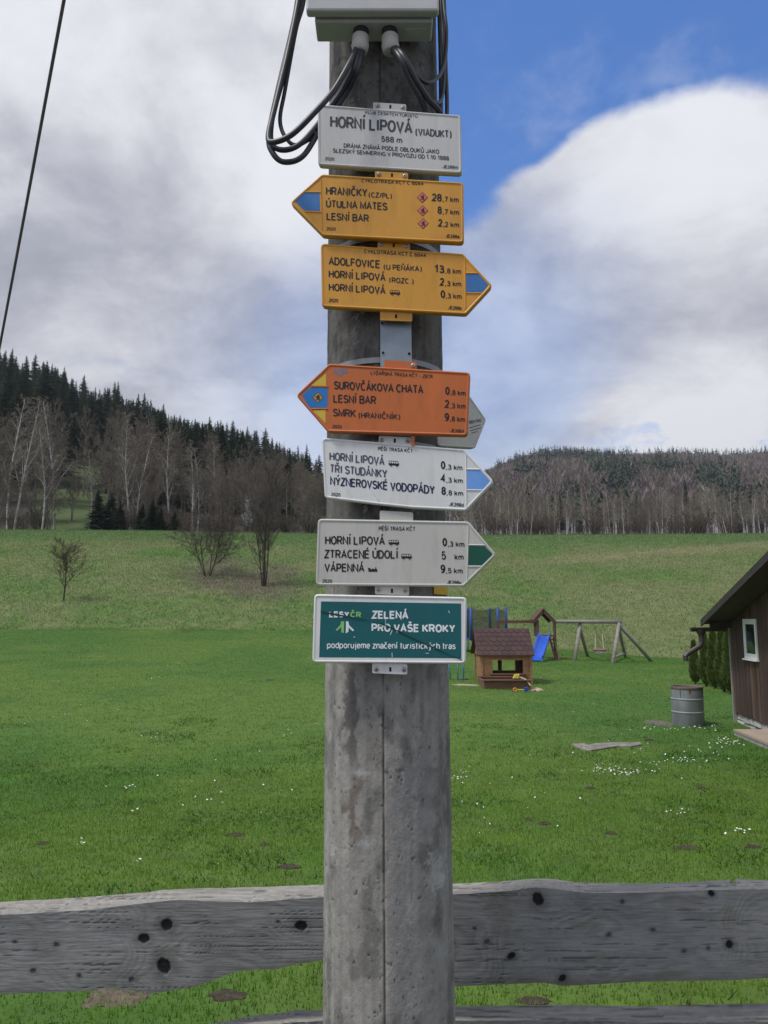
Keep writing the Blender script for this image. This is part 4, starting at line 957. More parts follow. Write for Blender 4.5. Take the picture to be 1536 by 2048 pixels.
part('barge_board', fasc(va[0] - .01, SR), M_ROOF, cabin); part('barge_board', fasc(SR + .001, 2 * SR - va[0]), M_ROOF, cabin)
mb = MB(); s0_ = .12; mb.bar(cw(s0_, roof_z(s0_) - .14, -.1), cw(s0_, roof_z(s0_) - .14, OV - .10), .10, .12); part('purlin', mb, M_ROOF, cabin)
# window with frame, sash and pane
win = cabin
def wrect(a, b, z0, z1, w, o0, o1):
    mb = MB()
    for (x0, x1, y0, y1) in ((a, b, z1 - w, z1), (a, b, z0, z0 + w), (a, a + w, z0 + w, z1 - w), (b - w, b, z0 + w, z1 - w)):
        mb.hexa([cw(x0, y0, o0), cw(x1, y0, o0), cw(x1, y0, o1), cw(x0, y0, o1), cw(x0, y1, o0), cw(x1, y1, o0), cw(x1, y1, o1), cw(x0, y1, o1)])
    return mb
M_WF = pm('window_white', (.80, .80, .79), .35, .03, 6, spec=.5)
wf = part('window', wrect(ws0, ws1, wz0, wz1, .055, -.06, .030), M_WF, cabin)
def sub(name, mb, mat, par): 
    o = mkobj(name, mb.mesh(name, cabin.location), mat, par); return o
sub('sash', wrect(ws0 + .058, ws1 - .058, wz0 + .058, wz1 - .058, .038, -.05, .022), M_WF, wf)
q0, q1 = ws0 + .088, ws1 - .088; mb = MB(); mb.hexa([cw(q0, wz0 + .088, .002), cw(q1, wz0 + .088, .002), cw(q1, wz0 + .088, .010), cw(q0, wz0 + .088, .010), cw(q0, wz1 - .088, .002), cw(q1, wz1 - .088, .002), cw(q1, wz1 - .088, .010), cw(q0, wz1 - .088, .010)])
sub('pane', mb, pm('window_glass', (.02, .025, .022), .05, .1, 3, spec=.8), wf)
mb = MB(); mb.hexa([cw(ws0 - .02, wz0 - .03, 0), cw(ws1 + .02, wz0 - .03, 0), cw(ws1 + .02, wz0 - .03, .07), cw(ws0 - .02, wz0 - .03, .07), cw(ws0 - .02, wz0 - .002, 0), cw(ws1 + .02, wz0 - .002, 0), cw(ws1 + .02, wz0 - .008, .07), cw(ws0 - .02, wz0 - .008, .07)])
sub('sill', mb, M_WF, wf)
# gutter along the far eave sticking out over the barrel, with funnel and angled spout
M_GUT = pm('gutter_brown', (.055, .038, .034), .45, .2, 12, spec=.5)
sg, zg = on_wall(1420, 1258, .4); sg = va[0] - .02
zg = at(1420, 1258, (c0 + cn * .4).y).z
gl = on_wall(1381, 1260, 0)
plen = ((ray(1381, 1258)).x / ray(1381, 1258).y)
# length outwards from the wall: solve along cn from the eave point
def out_for(px):
    lo, hi = -1.0, 3.0; u = ray(px, 1258); t = u.x / u.y
    for _ in range(50):
        m = (lo + hi) / 2; p = cw(sg, 0, m)
        if p.x / p.y > t: lo = m
        else: hi = m
    return lo
go = out_for(1381)
vs = []; nseg = 10; r = .085
for o in (-4.5, go):
    for k in range(nseg + 1):
        a = math.pi + math.pi * k / nseg; vs.append(cw(sg, zg, o) + cu * (r * math.cos(a)) + Vector((0, 0, r * math.sin(a) + .03)))
    for k in range(nseg, -1, -1):
        a = math.pi + math.pi * k / nseg; vs.append(cw(sg, zg, o) + cu * ((r - .008) * math.cos(a)) + Vector((0, 0, (r - .008) * math.sin(a) + .03)))
m_ = 2 * (nseg + 1); mb = MB(); mb.add(vs, [(k, (k + 1) % m_, m_ + (k + 1) % m_, m_ + k) for k in range(m_)] + [tuple(range(m_ - 1, -1, -1)), tuple(m_ + k for k in range(m_))])
gut = part('gutter', mb, M_GUT, cabin)
mb = MB(); a = math.pi
cpo = cw(sg, zg, go - .006); mb.add([cpo + cu * (r * math.cos(math.pi + math.pi * k / 10)) + Vector((0, 0, r * math.sin(math.pi + math.pi * k / 10) + .03)) for k in range(11)], [tuple(range(11))]); sub('end_cap', mb, M_GUT, gut)
of = out_for(1402); fz = zg - .045
mb = MB(); P = cw(sg, fz, of); mb.lathe([(.105, .03), (.10, 0), (.06, -.09), (.05, -.16)], P, 16); sub('funnel', mb, M_GUT, gut)
dd = Vector((0, P.y, 0)).y
sp = [P + Vector((0, 0, -.13)), at(1403, 1286, P.y), at(1399, 1293, P.y), at(1375, 1308, P.y), at(1371, 1312, P.y), at(1372, 1322, P.y)]
mb = MB(); mb.tube(sp, .055, 12); sub('spout', mb, M_GUT, gut)
for k in range(40): KEEP_OUT.append((cw(k * .25 + .2, 0, -.35).x, cw(k * .25 + .2, 0, -.35).y, .33))

# paved terrace in front of the gable
tz = .09
pts = [(1468, 1469), (1545, 1500), (1640, 1500), (1560, 1466)]
T0 = hit(1469, 1470); T1 = hit(1540, 1501)
tu = Vector((T1.x - T0.x, T1.y - T0.y, 0)).normalized(); tv = Vector((-tu.y, tu.x, 0))
if tv.x < 0: tv = -tv
M_TILE = pm('terrace_tile', (.36, .29, .23), .85, .14, 7, bump=.2); M_TEDGE = pm('terrace_edge', (.30, .29, .28), .9, .2, 12, bump=.3)
ter = thing('terrace', T0, 'low paved terrace of pale tiles beside the cabin wall', 'terrace')
mb = MB()
def tp(a, b, z): return Vector((T0.x, T0.y, 0)) + tu * a + tv * b + Vector((0, 0, T0.z + z))
mb.hexa([tp(0, 0, -.3), tp(5, 0, -.3), tp(5, 1.6, -.3), tp(0, 1.6, -.3), tp(0, 0, tz - .03), tp(5, 0, tz - .03), tp(5, 1.6, tz - .03), tp(0, 1.6, tz - .03)]); part('kerb', mb, M_TEDGE, ter)
for i in range(10):
    for j in range(3):
        mb = MB(); a, b = i * .5, j * .53; mb.hexa([tp(a - .012, b - .012, tz - .029), tp(a + .488, b - .012, tz - .029), tp(a + .488, b + .518, tz - .029), tp(a - .012, b + .518, tz - .029), tp(a - .012, b - .012, tz + .012), tp(a + .488, b - .012, tz + .012), tp(a + .488, b + .518, tz + .012), tp(a - .012, b + .518, tz + .012)])
        part('tile', mb, M_TILE, ter)
for k in range(20):
    for j in (.3, .8, 1.3): q = tp(k * .25 + .1, j, 0); KEEP_OUT.append((q.x, q.y, .32))

# ------------------------------------------------------------------ rain barrel
bp = hit(1377, 1449)
br_ = .5 * (at(1407, 1440, bp.y).x - at(1346, 1440, bp.y).x); bh = at(1375, 1372, bp.y).z - bp.z + .02
bar = thing('steel_barrel', bp, 'dented grey steel rain barrel with rusty rim under the gutter spout', 'barrel')
M_BAR = pm('barrel_steel', (.27, .29, .31), .5, .28, 5, metal=.3, bump=.12, stretch=(1, 1, .3))
prof = [(0, 0), (br_ * .97, 0), (br_, .02)]
prof += [(br_, bh - .02)]
mb = MB(); mb.lathe(prof, bp + Vector((0, 0, -.02)), 40); part('drum', mb, M_BAR, bar, smooth=True)
for f in (.36, .69):
    mb = MB(); mb.lathe([(br_ - .004, bh * f - .016), (br_ + .010, bh * f - .007), (br_ + .010, bh * f + .007), (br_ - .004, bh * f + .016)], bp + Vector((0, 0, -.02)), 40); part('rib', mb, pm('rib_steel', (.36, .38, .39), .5, .2, 8, metal=.3), bar)
mb = MB(); mb.lathe([(br_, bh - .06), (br_ + .004, bh - .055), (br_ + .010, bh - .01), (br_ + .006, bh), (br_ - .008, bh), (br_ - .012, bh - .02), (br_ - .012, bh - .2), (0, bh - .2)], bp + Vector((0, 0, -.02)), 40); part('rim', mb, pm('barrel_rust', (.16, .17, .175), .75, .2, 7, col2=(.15, .075, .038), bump=.2), bar, smooth=True)
for i, a in enumerate((-2.35, -1.75, -.75)):
    mb = MB(); w = .025 + .02 * (i % 2); L = (.14, .06, .09)[i]; vs = []
    for k in range(4):
        b = a + (k / 3 - .5) * w / br_
        for z in (bh - .06, bh - .07 - L * (1 if k in (1, 2) else .4)): vs.append(bp + Vector((math.cos(b) * (br_ + .0015), math.sin(b) * (br_ + .0015), z - .02)))
    mb.add(vs, [(2 * k, 2 * k + 2, 2 * k + 3, 2 * k + 1) for k in range(3)]); part('rust_streak', mb, pm('rust', (.14, .075, .045), .9, .3, 20), bar)
KEEP_OUT.append((bp.x, bp.y, br_))

# ------------------------------------------------------------------ thuja row behind the cabin
def leaf_tris(mb_v, mb_c, p, d, L, w, col):
    d = d.normalized(); s = d.orthogonal().normalized()
    s = Matrix.Rotation(random.random() * 6.28, 3, d) @ s
    mb_v += [p - s * w, p + s * w, p + d * L]; mb_c += [col, col, tuple(q * 1.15 for q in col)]
def tri_mesh(name, vs, cs):
    n = len(vs) // 3; return quick_mesh(name, [tuple(v) for v in vs], np.arange(3 * n).reshape(-1, 3), np.array(cs))
M_LEAF = pm('foliage', (1, 1, 1), .8, .15, 3, tint=True, trans=.25, spec=.15)
M_TWIG = pm('twigs', (1, 1, 1), .9, .15, 3, tint=True, spec=.1)
M_BARKD = pm('bark_dark', (.060, .048, .040), .95, .3, 6, bump=.4)
M_BIRCH = pm('bark_birch', (.62, .60, .57), .8, .12, 1.2, stretch=(1, 1, 4), col2=(.20, .19, .18))
M_BARKG = pm('bark_grey', (.15, .135, .12), .9, .3, 2.0)
random.seed(11)
def thuja(h, r):
    vs, cs = [], []
    for i in range(5200):
        f = random.random() ** .8; z = .05 + f * (h - .05); rr = r * (min(1, (f + .12) * 3.2)) * (1 - max(0, f - .25) / .75) ** .75
        a = random.random() * 6.283; k = random.uniform(.55, 1.08); lump = 1 + .16 * math.sin(a * 3 + z * 7) + .10 * math.sin(z * 17 + a * 2)
        p = Vector((math.cos(a) * rr * k * lump, math.sin(a) * rr * k * lump, z))
        d = Vector((math.cos(a) * .55, math.sin(a) * .55, 1)) + Vector((random.gauss(0, .35), random.gauss(0, .35), random.gauss(0, .2)))
        g = random.uniform(.65, 1.25); leaf_tris(vs, cs, p, d, random.uniform(.06, .13), .016, (.125 * g, .175 * g, .045 * g))
    return tri_mesh('thuja_crown', vs, cs)
th_me = [thuja(1.5, .18), thuja(1.5, .165)]
tk = MB(); tk.tube([(0, 0, -.1), (0, 0, .5), (.01, 0, 1.2)], [.035, .03, .008], 7); tkm = tk.mesh('trunk'); tkm.materials.append(M_BARKD)
for i, (px, py, top) in enumerate(((1391, 1368, 1283), (1413, 1373, 1266), (1431, 1378, 1262), (1449, 1384, 1256), (1464, 1388, 1256))):
    p = hit(px, py); h = at(px, top, p.y).z - p.z
    t = thing('thuja', p, 'slim clipped thuja in the dark green row behind the cabin corner', 'thuja', 'thuja row behind the cabin', i * 1.3, h / 1.5)
    t.scale = (h / 1.5 * 1.0, h / 1.5 * 1.0, h / 1.5)
    mkobj('crown', th_me[i % 2], M_LEAF, t); mkobj('trunk', tkm, None, t)

# ------------------------------------------------------------------ playground
M_PW = pm('play_wood', (.31, .175, .092), .8, .22, 9, bump=.2, stretch=(.3, 1, 1)); M_PWD = pm('play_wood_dark', (.15, .085, .055), .85, .22, 9, bump=.2, stretch=(.3, 1, 1)); M_LOG = pm('log_grey', (.25, .235, .215), .9, .2, 8, bump=.3, stretch=(.3, 1, 1)); M_PBR = pm('play_brown', (.12, .065, .05), .8, .2, 10)
# playhouse
h0 = hit(1012, 1367); YH = h0.y; k_ = (at(1013, 1340, YH).x - at(1012, 1340, YH).x)
ph = thing('playhouse', h0, 'small wooden playhouse with dark red shingle roof and open window', 'playhouse')
xl, xr = at(964, 1345, YH).x, at(1061, 1345, YH).x; zt = at(1012, 1311, YH).z; z0 = h0.z - .05
wx0, wx1 = at(985, 1335, YH).x, at(1046, 1335, YH).x; wz_0, wz_1 = at(1012, 1347, YH).z, at(1012, 1320, YH).z
D = 1.35
def wallframe(y, nm, mat):
    for (a, b, c, d) in ((xl, wx0, z0, zt), (wx1, xr, z0, zt), (wx0, wx1, z0, wz_0), (wx0, wx1, wz_1, zt)):
        hgt = d - c; nb = max(1, int(round(hgt / .13)))
        for i in range(nb):
            mb = MB(); zz0 = c + hgt * i / nb + .002; zz1 = c + hgt * (i + 1) / nb - .003
            mb.box(((a + b) / 2, y, (zz0 + zz1) / 2), (b - a - .002, .022, zz1 - zz0)); part('board', mb, mat, ph)
wallframe(YH, 'front', M_PW); wallframe(YH + D, 'back', M_PW)
for x in (xl + .012, xr - .012):
    nb = 6
    for i in range(nb):
        zz0 = z0 + (zt - z0) * i / nb + .002; zz1 = z0 + (zt - z0) * (i + 1) / nb - .003
        mb = MB(); mb.box((x, YH + D / 2, (zz0 + zz1) / 2), (.022, D - .03, zz1 - zz0)); part('board', mb, M_PW, ph)
for x in (xl - .012, xr + .012):
    for y in (YH - .02, YH + D + .02):
        mb = MB(); mb.box((x, y, (z0 + zt) / 2), (.07, .07, zt - z0)); part('corner_post', mb, M_PW, ph)
mb = MB(); mb.box(((wx0 + wx1) / 2, YH - .06, wz_0 - .012), (wx1 - wx0 + .14, .16, .035)); part('sill', mb, M_PWD, ph)
mb = MB(); mb.box(((wx0 + wx1) / 2, YH - .025, wz_1 + .015), (wx1 - wx0 + .12, .03, .035)); part('lintel', mb, M_PW, ph)
for x, w in ((at(1000, 1335, YH + .7).x, .11), (at(1037, 1335, YH + .7).x, .16)):
    mb = MB(); mb.box((x, YH + .72, (z0 + zt) / 2 - .03), (w, .05, zt - z0 - .1)); part('inner_post', mb, M_PWD, ph)
zr = at(1006, 1258, YH + D / 2).z; xo0, xo1 = at(955, 1300, YH).x - .04, at(1066, 1300, YH).x + .02
ye = YH - .13; ze = at(1012, 1312, ye).z; yb_ = YH + D + .13
M_SH = [pm('shingle_%d' % i, c, .9, .2, 30, bump=.4, bscale=200) for i, c in enumerate(((.070, .043, .042), (.062, .039, .039), (.078, .047, .045)))]
for side in (0, 1):
    e0 = Vector((0, ye if side == 0 else yb_, ze)); e1 = Vector((0, YH + D / 2, zr))
    mb = MB(); up = Vector((0, 0, .02))
    a, b, c, d = [Vector((x, q.y, q.z)) for x, q in ((xo0, e0), (xo1, e0), (xo1, e1), (xo0, e1))]
    mb.hexa([a, b, c, d, a + up, b + up, c + up, d + up]); deck = part('roof', mb, M_PBR, ph)
    nrm = (b - a).cross(d - a).normalized(); nrm = nrm if nrm.z > 0 else -nrm
    rows, cols = 6, 9; cwid = (xo1 - xo0) / cols; sl_ = (e1 - e0) / rows
    for r_ in range(rows):
        for c_ in range(cols + 1):
            xa = xo0 + (c_ - .5 * (r_ % 2)) * cwid; x0_, x1_ = max(xo0, xa), min(xo1, xa + cwid - .006)
            if x1_ - x0_ < .03: continue
            l0 = e0 + sl_ * r_; l1 = e0 + sl_ * min(rows, r_ + 1.12); lift0 = nrm * (.028 + .002 * (c_ % 2)); lift1 = nrm * .019
            ch = (x1_ - x0_) * .22; lm = l0 + sl_ * .3
            pts = [Vector((x0_ + ch, l0.y, l0.z)) + lift0, Vector((x1_ - ch, l0.y, l0.z)) + lift0, Vector((x1_, lm.y, lm.z)) + lift0, Vector((x1_, l1.y, l1.z)) + lift1, Vector((x0_, l1.y, l1.z)) + lift1, Vector((x0_, lm.y, lm.z)) + lift0]
            mb = MB(); mb.prism(pts, nrm * .007)
            o = mkobj('shingle', mb.mesh('shingle', ph.location), rng.choice(M_SH), deck)
for x in (xl - .03, xr + .03):                    # gable triangles
    mb = MB(); mb.prism([(x - .012, YH, zt), (x - .012, YH + D, zt), (x - .012, YH + D / 2, zr - .03)], (.024, 0, 0)); part('gable', mb, M_PW, ph)
KEEP_OUT.append((h0.x, YH + D / 2, .75))
# sandbox in front
sb0 = hit(1018, 1379); YS = sb0.y
sb = thing('sandbox', sb0, 'low brown wooden sandbox in front of the playhouse window', 'sandbox')
sx0, sx1 = at(968, 1370, YS).x, at(1061, 1370, YS).x; sz = at(1012, 1362, YS).z; Y2 = YH - .12
for nm, c, dms in (('front_board', ((sx0 + sx1) / 2, YS, (sb0.z - .05 + sz) / 2), (sx1 - sx0, .05, sz - sb0.z + .05)), ('back_board', ((sx0 + sx1) / 2, Y2, (sb0.z - .05 + sz) / 2), (sx1 - sx0, .05, sz - sb0.z + .05)),
                   ('side_board', (sx0 + .025, (YS + Y2) / 2, (sb0.z - .05 + sz) / 2), (.05, Y2 - YS - .052, sz - sb0.z + .05)), ('side_board', (sx1 - .025, (YS + Y2) / 2, (sb0.z - .05 + sz) / 2), (.05, Y2 - YS - .052, sz - sb0.z + .05)),
                   ('rim', ((sx0 + sx1) / 2, YS, sz + .018), (sx1 - sx0 + .06, .16, .034)), ('rim', ((sx0 + sx1) / 2, Y2 - .03, sz + .018), (sx1 - sx0 + .06, .1, .034))):
    mb = MB(); mb.box(c, dms); part(nm, mb, M_PWD, sb, bevel=.006)
mb = MB(); mb.box(((sx0 + sx1) / 2, (YS + Y2) / 2, (sb0.z + sz) / 2 - .06), (sx1 - sx0 - .11, Y2 - YS - .06, sz - sb0.z - .02)); part('sand', mb, pm('sand', (.40, .33, .23), .95, .15, 20, bump=.5), sb)
KEEP_OUT += [(sx0 + .3, (YS + Y2) / 2, .5), (sx1 - .3, (YS + Y2) / 2, .5), ((sx0 + sx1) / 2, (YS + Y2) / 2, .5)]
# toys and spilled sand
M_TY = pm('toy_yellow', (.70, .50, .10), .4, .1, 20, spec=.5); M_TB = pm('toy_blue', (.02, .07, .38), .4, .1, 20, spec=.5); M_TO = pm('toy_orange', (.70, .25, .03), .4, .1, 20, spec=.5)
dg = at(1045, 1357, YS + .02); dg.z = sz + .036
t = thing('toy_digger', dg, 'pale yellow toy scoop resting on the sandbox rim', 'toy')
mb = MB(); mb.tube(spline([dg + Vector((-.16, .02, .06)), dg + Vector((-.05, .0, .05)), dg + Vector((.1, -.02, -.02)), dg + Vector((.2, -.1, -.16))], 5), .022, 8); part('arm', mb, pm('toy_cream', (.62, .52, .32), .5, .1, 20), t, True)
mb = MB(); c = dg + Vector((-.17, .02, .03)); mb.prism([c + Vector(q) for q in ((-.09, -.06, 0), (.06, -.06, 0), (.09, -.06, .12), (-.04, -.06, .1))], (0, .12, 0)); part('scoop', mb, M_TY, t, bevel=.008)
sv = hit(1042, 1384); t = thing('toy_shovel', sv, 'orange and blue toy shovel lying in the grass by the sandbox', 'toy')
mb = MB(); mb.tube([sv + Vector((-.10, 0, .06)), sv + Vector((.09, 0, .06))], .012, 8); part('handle', mb, M_TY, t)
mb = MB(); mb.prism([sv + Vector(q) for q in ((.08, -.05, .02), (.19, -.05, .02), (.19, -.05, .13), (.08, -.05, .12))], (0, .05, 0)); part('blade', mb, M_TB, t, bevel=.01)
mb = MB(); mb.tube(spline([sv + Vector((-.1, 0, .06)), sv + Vector((-.16, 0, .10)), sv + Vector((-.20, 0, .06)), sv + Vector((-.16, 0, .02)), sv + Vector((-.1, 0, .06))], 5), .016, 8); part('grip', mb, M_TO, t, True)
def mound(name, p, rx, ry, h, mat, label, cat, group, seed):
    mb = MB(); rg = random.Random(seed); n = 22; vs = [Vector((p.x, p.y, gz(p.x, p.y) + h))]
    for j, f in enumerate((.4, .75, 1.0)):
        for k in range(n):
            a = 2 * math.pi * k / n; q = f * (1 + rg.uniform(-.3, .25))
            x, y = p.x + math.cos(a) * rx * q, p.y + math.sin(a) * ry * q
            vs.append(Vector((x, y, gz(x, y) + (h * (1 - f * f) * rg.uniform(.5, 1.3) if f < 1 else -.01))))
    fs = [(0, 1 + k, 1 + (k + 1) % n) for k in range(n)]
    for j in range(2): fs += [(1 + j * n + k, 1 + (j + 1) * n + k, 1 + (j + 1) * n + (k + 1) % n, 1 + j * n + (k + 1) % n) for k in range(n)]
    mb.add(vs, fs); o = solo(name, mb, mat, Vector((p.x, p.y, gz(p.x, p.y))), label, cat, group, smooth=False)
    KEEP_OUT.append((p.x, p.y, min(rx, ry) * .45)); return o
M_SAND = MATS['sand']
mound('sand_spill', hit(1072, 1380), .22, .3, .06, M_SAND, 'small pale sand heap spilled beside the sandbox', 'sand', None, 1)
mound('sand_spill', hit(930, 1370), .42, .16, .02, M_SAND, 'thin strip of pale sand in the grass left of the playhouse', 'sand', None, 2)
# slide tower with swing beam
tb = hit(1092, 1318); YT = tb.y; sc = YT / F
tw = thing('slide_tower', tb, 'brown roofed play tower with blue slide and ladder', 'play tower')
def TP(px, py, dy=0.0): return at(px, py, YT + dy)
zgd = tb.z - .05
for px in (1075, 1109):
    for dy in (0.0, .75):
        p = TP(px, 1243, dy); q = Vector((p.x, YT + dy, zgd)); mb = MB(); mb.bar(q, Vector((p.x, YT + dy, at(px, 1240, YT).z)), .10, .10); part('post', mb, M_PBR, tw)
za, zb2 = TP(1088, 1241).z, TP(1088, 1219).z; xa, xb, xm = TP(1067, 1240).x, TP(1108, 1240).x, TP(1086, 1219).x
for a, b in (((xa, za), (xm, zb2)), ((xb, za), (xm, zb2))):
    for i in range(8):
        f0, f1 = i / 8, (i + .86) / 8; x0_, z0_ = a[0] + (b[0] - a[0]) * f0, a[1] + (b[1] - a[1]) * f0; x1_, z1_ = a[0] + (b[0] - a[0]) * f1, a[1] + (b[1] - a[1]) * f1
        mb = MB(); mb.hexa([(x0_, YT - .1, z0_), (x1_, YT - .1, z1_), (x1_, YT + .9, z1_), (x0_, YT + .9, z0_), (x0_, YT - .1, z0_ + .05), (x1_, YT - .1, z1_ + .05), (x1_, YT + .9, z1_ + .05), (x0_, YT + .9, z0_ + .05)]); part('roof_slat', mb, M_PBR, tw)
    for dy in (-.05, .8):
        mb = MB(); mb.bar(Vector((a[0], YT + dy, a[1] - .06)), Vector((b[0], YT + dy, b[1] - .06)), .07, .12); part('rafter', mb, M_PBR, tw)
zpf = TP(1090, 1272).z
for i in range(6):
    mb = MB(); mb.box(((TP(1075, 1272).x + TP(1109, 1272).x) / 2, YT + .06 + i * .13, zpf), (TP(1109, 1272).x - TP(1075, 1272).x, .115, .05)); part('deck_board', mb, M_PBR, tw)
for i in range(4):
    x = TP(1075, 1255).x + .03; mb = MB(); mb.box((x - .03, YT + .2 + i * .16, zpf + .32), (.03, .13, .55)); part('railing_board', mb, M_PBR, tw)
# slide
path = [TP(1090, 1272, -.02), TP(1088, 1276, -.25), TP(1082, 1296, -.9), TP(1076, 1315, -1.45), TP(1073, 1321, -1.85)]
path[-1].z = gz(path[-1].x, path[-1].y) + .06; path[-2].z = path[-1].z + .12
sp = spline(path, 6); vs = []; hw = .23
prof = [(-hw - .03, .17), (-hw, .18), (-hw + .03, .03), (-.08, 0), (.08, 0), (hw - .03, .03), (hw, .18), (hw + .03, .17), (hw, -.02), (-hw, -.02)]
for p in sp: vs += [p + Vector((a, 0, b)) for a, b in prof]
m_ = len(prof); mb = MB(); mb.add(vs, [(i * m_ + k, i * m_ + (k + 1) % m_, (i + 1) * m_ + (k + 1) % m_, (i + 1) * m_ + k) for i in range(len(sp) - 1) for k in range(m_)] + [tuple(range(m_)), tuple((len(sp) - 1) * m_ + k for k in range(m_ - 1, -1, -1))])
part('slide', mb, pm('slide_blue', (.03, .11, .55), .3, .1, 6, spec=.5), tw, True)
# ladder
l0, l1 = TP(1099, 1275, .1), TP(1112, 1316, -.5); l0b, l1b = TP(1107, 1275, .1), TP(1118, 1314, -.5); l1.z = gz(l1.x, l1.y) - .03; l1b.z = l1.z
for a, b in ((l0, l1), (l0b, l1b)): mb = MB(); mb.bar(a, b, .06, .06); part('ladder_rail', mb, M_PBR, tw)
for i in range(6):
    f = (i + .6) / 6.4; mb = MB(); mb.bar(l0.lerp(l1, f), l0b.lerp(l1b, f), .04, .04); part('ladder_rung', mb, M_PBR, tw)
mb = MB(); a, b = TP(993, 1244, .35), TP(1076, 1243, .35); mb.bar(a, b, .10, .12); part('beam', mb, M_PBR, tw)
mb = MB(); p = TP(995, 1246, .35); mb.bar(Vector((p.x, p.y, zgd - .2)), p + Vector((0, 0, .05)), .11, .11); part('beam_post', mb, M_PBR, tw)
KEEP_OUT.append((tb.x, YT + .3, .3))
# swing set
sg_ = hit(1190, 1322); YW = sg_.y
sw = thing('swing_set', sg_, 'grey log swing set with slanting end brace', 'swing set')
def WP(px, py, dy=0): return at(px, py, YW + dy)
b0, b1 = TP(1108, 1243, .4), WP(1243, 1244, .5)
mb = MB(); mb.tube([b0, b0.lerp(b1, .5), b1], [.075, .08, .08], 12); part('top_beam', mb, M_LOG, sw, True)
for pxt, pyt, dyt, pxb, pyb in ((1160, 1247, .45, 1149, 1321), (1157, 1247, .55, 1176, 1313), (1238, 1247, .45, 1225, 1326), (1236, 1247, .55, 1251, 1314), (1238, 1250, .5, 1306, 1323)):
    q = hit(pxb, pyb); a = WP(pxt, pyt, dyt); mb = MB(); mb.tube([a, q - Vector((0, 0, .06))], .075, 10); part('leg' if pxb != 1306 else 'brace', mb, M_LOG, sw, True)
q0, q1 = hit(1225, 1326), hit(1251, 1314); mb = MB(); mb.tube([q0 + Vector((.05, .1, .2)), q1 + Vector((-.02, -.1, .2))], .055, 8); part('cross_bar', mb, M_LOG, sw, True)
st_ = thing('toddler_swing', WP(1199, 1300, .5), 'red and white toddler swing seat hanging on ropes', 'swing')
c = WP(1199, 1300, .5); M_RED = pm('seat_red', (.30, .13, .095), .5, .15, 20); M_ROPE = pm('rope', (.36, .34, .30), .9, .2, 40)
mb = MB(); mb.tube(spline([c + Vector((-.2, -.12, 0)), c + Vector((.2, -.12, 0)), c + Vector((.2, .14, 0)), c + Vector((-.2, .14, 0)), c + Vector((-.2, -.12, 0))], 5), .05, 8); part('seat_ring', mb, M_RED, st_, True)
mb = MB(); mb.box(c + Vector((0, 0, -.12)), (.36, .26, .07)); part('seat_base', mb, pm('seat_blue_grey', (.42, .46, .55), .5), st_, bevel=.02)
for dx, tx in ((-.18, 1184), (.18, 1207)):
    tp_ = WP(tx, 1246, .5); mb = MB(); mb.tube([c + Vector((dx, 0, 0)), c + Vector((dx, 0, 0)).lerp(tp_, .5), tp_], .014, 6); part('rope', mb, M_ROPE, st_)
# trampoline with net
tr_ = hit(957, 1306, y1=60); 
if tr_.y > 41: tr_ = Vector((at(957, 1306, 40.2).x, 40.2, gz(at(957, 1306, 40.2).x, 40.2)))
YR = tr_.y + .6
tc_ = Vector((at(965, 1290, YR).x, YR, gz(at(965, 1290, YR).x, YR)))
tram = thing('trampoline', tc_, 'round trampoline with blue padded poles and dark safety net', 'trampoline')
RT = at(1012, 1280, YR).x - tc_.x; zm = at(965, 1278, YR - RT).z; ztop = at(965, 1215, YR).z
M_TP = pm('pad_blue', (.03, .075, .27), .55, .15, 10)
mb = MB(); mb.lathe([(RT - .2, zm + .02 - tc_.z), (RT + .03, zm + .02 - tc_.z), (RT + .04, zm - .06 - tc_.z), (RT - .2, zm - .03 - tc_.z), (RT - .2, zm + .02 - tc_.z)], tc_, 36); part('edge_pad', mb, M_TP, tram)
mb = MB(); mb.lathe([(0, zm - .01 - tc_.z), (RT - .2, zm - .01 - tc_.z)], tc_, 36); part('mat', mb, pm('mat_black', (.02, .02, .022), .8), tram)
ang = [math.atan2(-.75, (at(px, 1250, YR).x - tc_.x) / RT) for px in (941, 986)] + [0.02, 1.1, 2.1, 3.1]
for a in ang:
    p = tc_ + Vector((math.cos(a) * (RT + .03), math.sin(a) * (RT + .03), 0)); g = gz(p.x, p.y)
    mb = MB(); mb.tube([Vector((p.x, p.y, zm - .05)), Vector((p.x, p.y, ztop))], .06, 8); part('pole', mb, M_TP, tram, True)
    mb = MB(); mb.tube([Vector((p.x, p.y, g - .05)), Vector((p.x, p.y, zm - .03))], .025, 8); part('leg', mb, pm('leg_steel', (.20, .26, .33), .5), tram, True)
def net_mat():
    m = pm('net_dark', (.035, .045, .045), .9); nt = m.node_tree; b = nt.nodes['Principled BSDF']
    t = nt.nodes.new('ShaderNodeBsdfTransparent'); ms = nt.nodes.new('ShaderNodeMixShader'); ms.inputs[0].default_value = .42
    nt.links.new(t.outputs[0], ms.inputs[1]); nt.links.new(b.outputs[0], ms.inputs[2]); nt.links.new(ms.outputs[0], nt.nodes['Material Output'].inputs[0]); return m
vs = []; n = 48
for k in range(n):
    a = 2 * math.pi * k / n; sag = .10 * abs(math.sin(a * 3)); p = tc_ + Vector((math.cos(a) * (RT - .05), math.sin(a) * (RT - .05), 0))
    vs += [Vector((p.x, p.y, zm)), Vector((p.x, p.y, ztop - .03 - sag))]
mb = MB(); mb.add(vs, [(2 * k, 2 * ((k + 1) % n), 2 * ((k + 1) % n) + 1, 2 * k + 1) for k in range(n)]); part('safety_net', mb, net_mat(), tram, True)
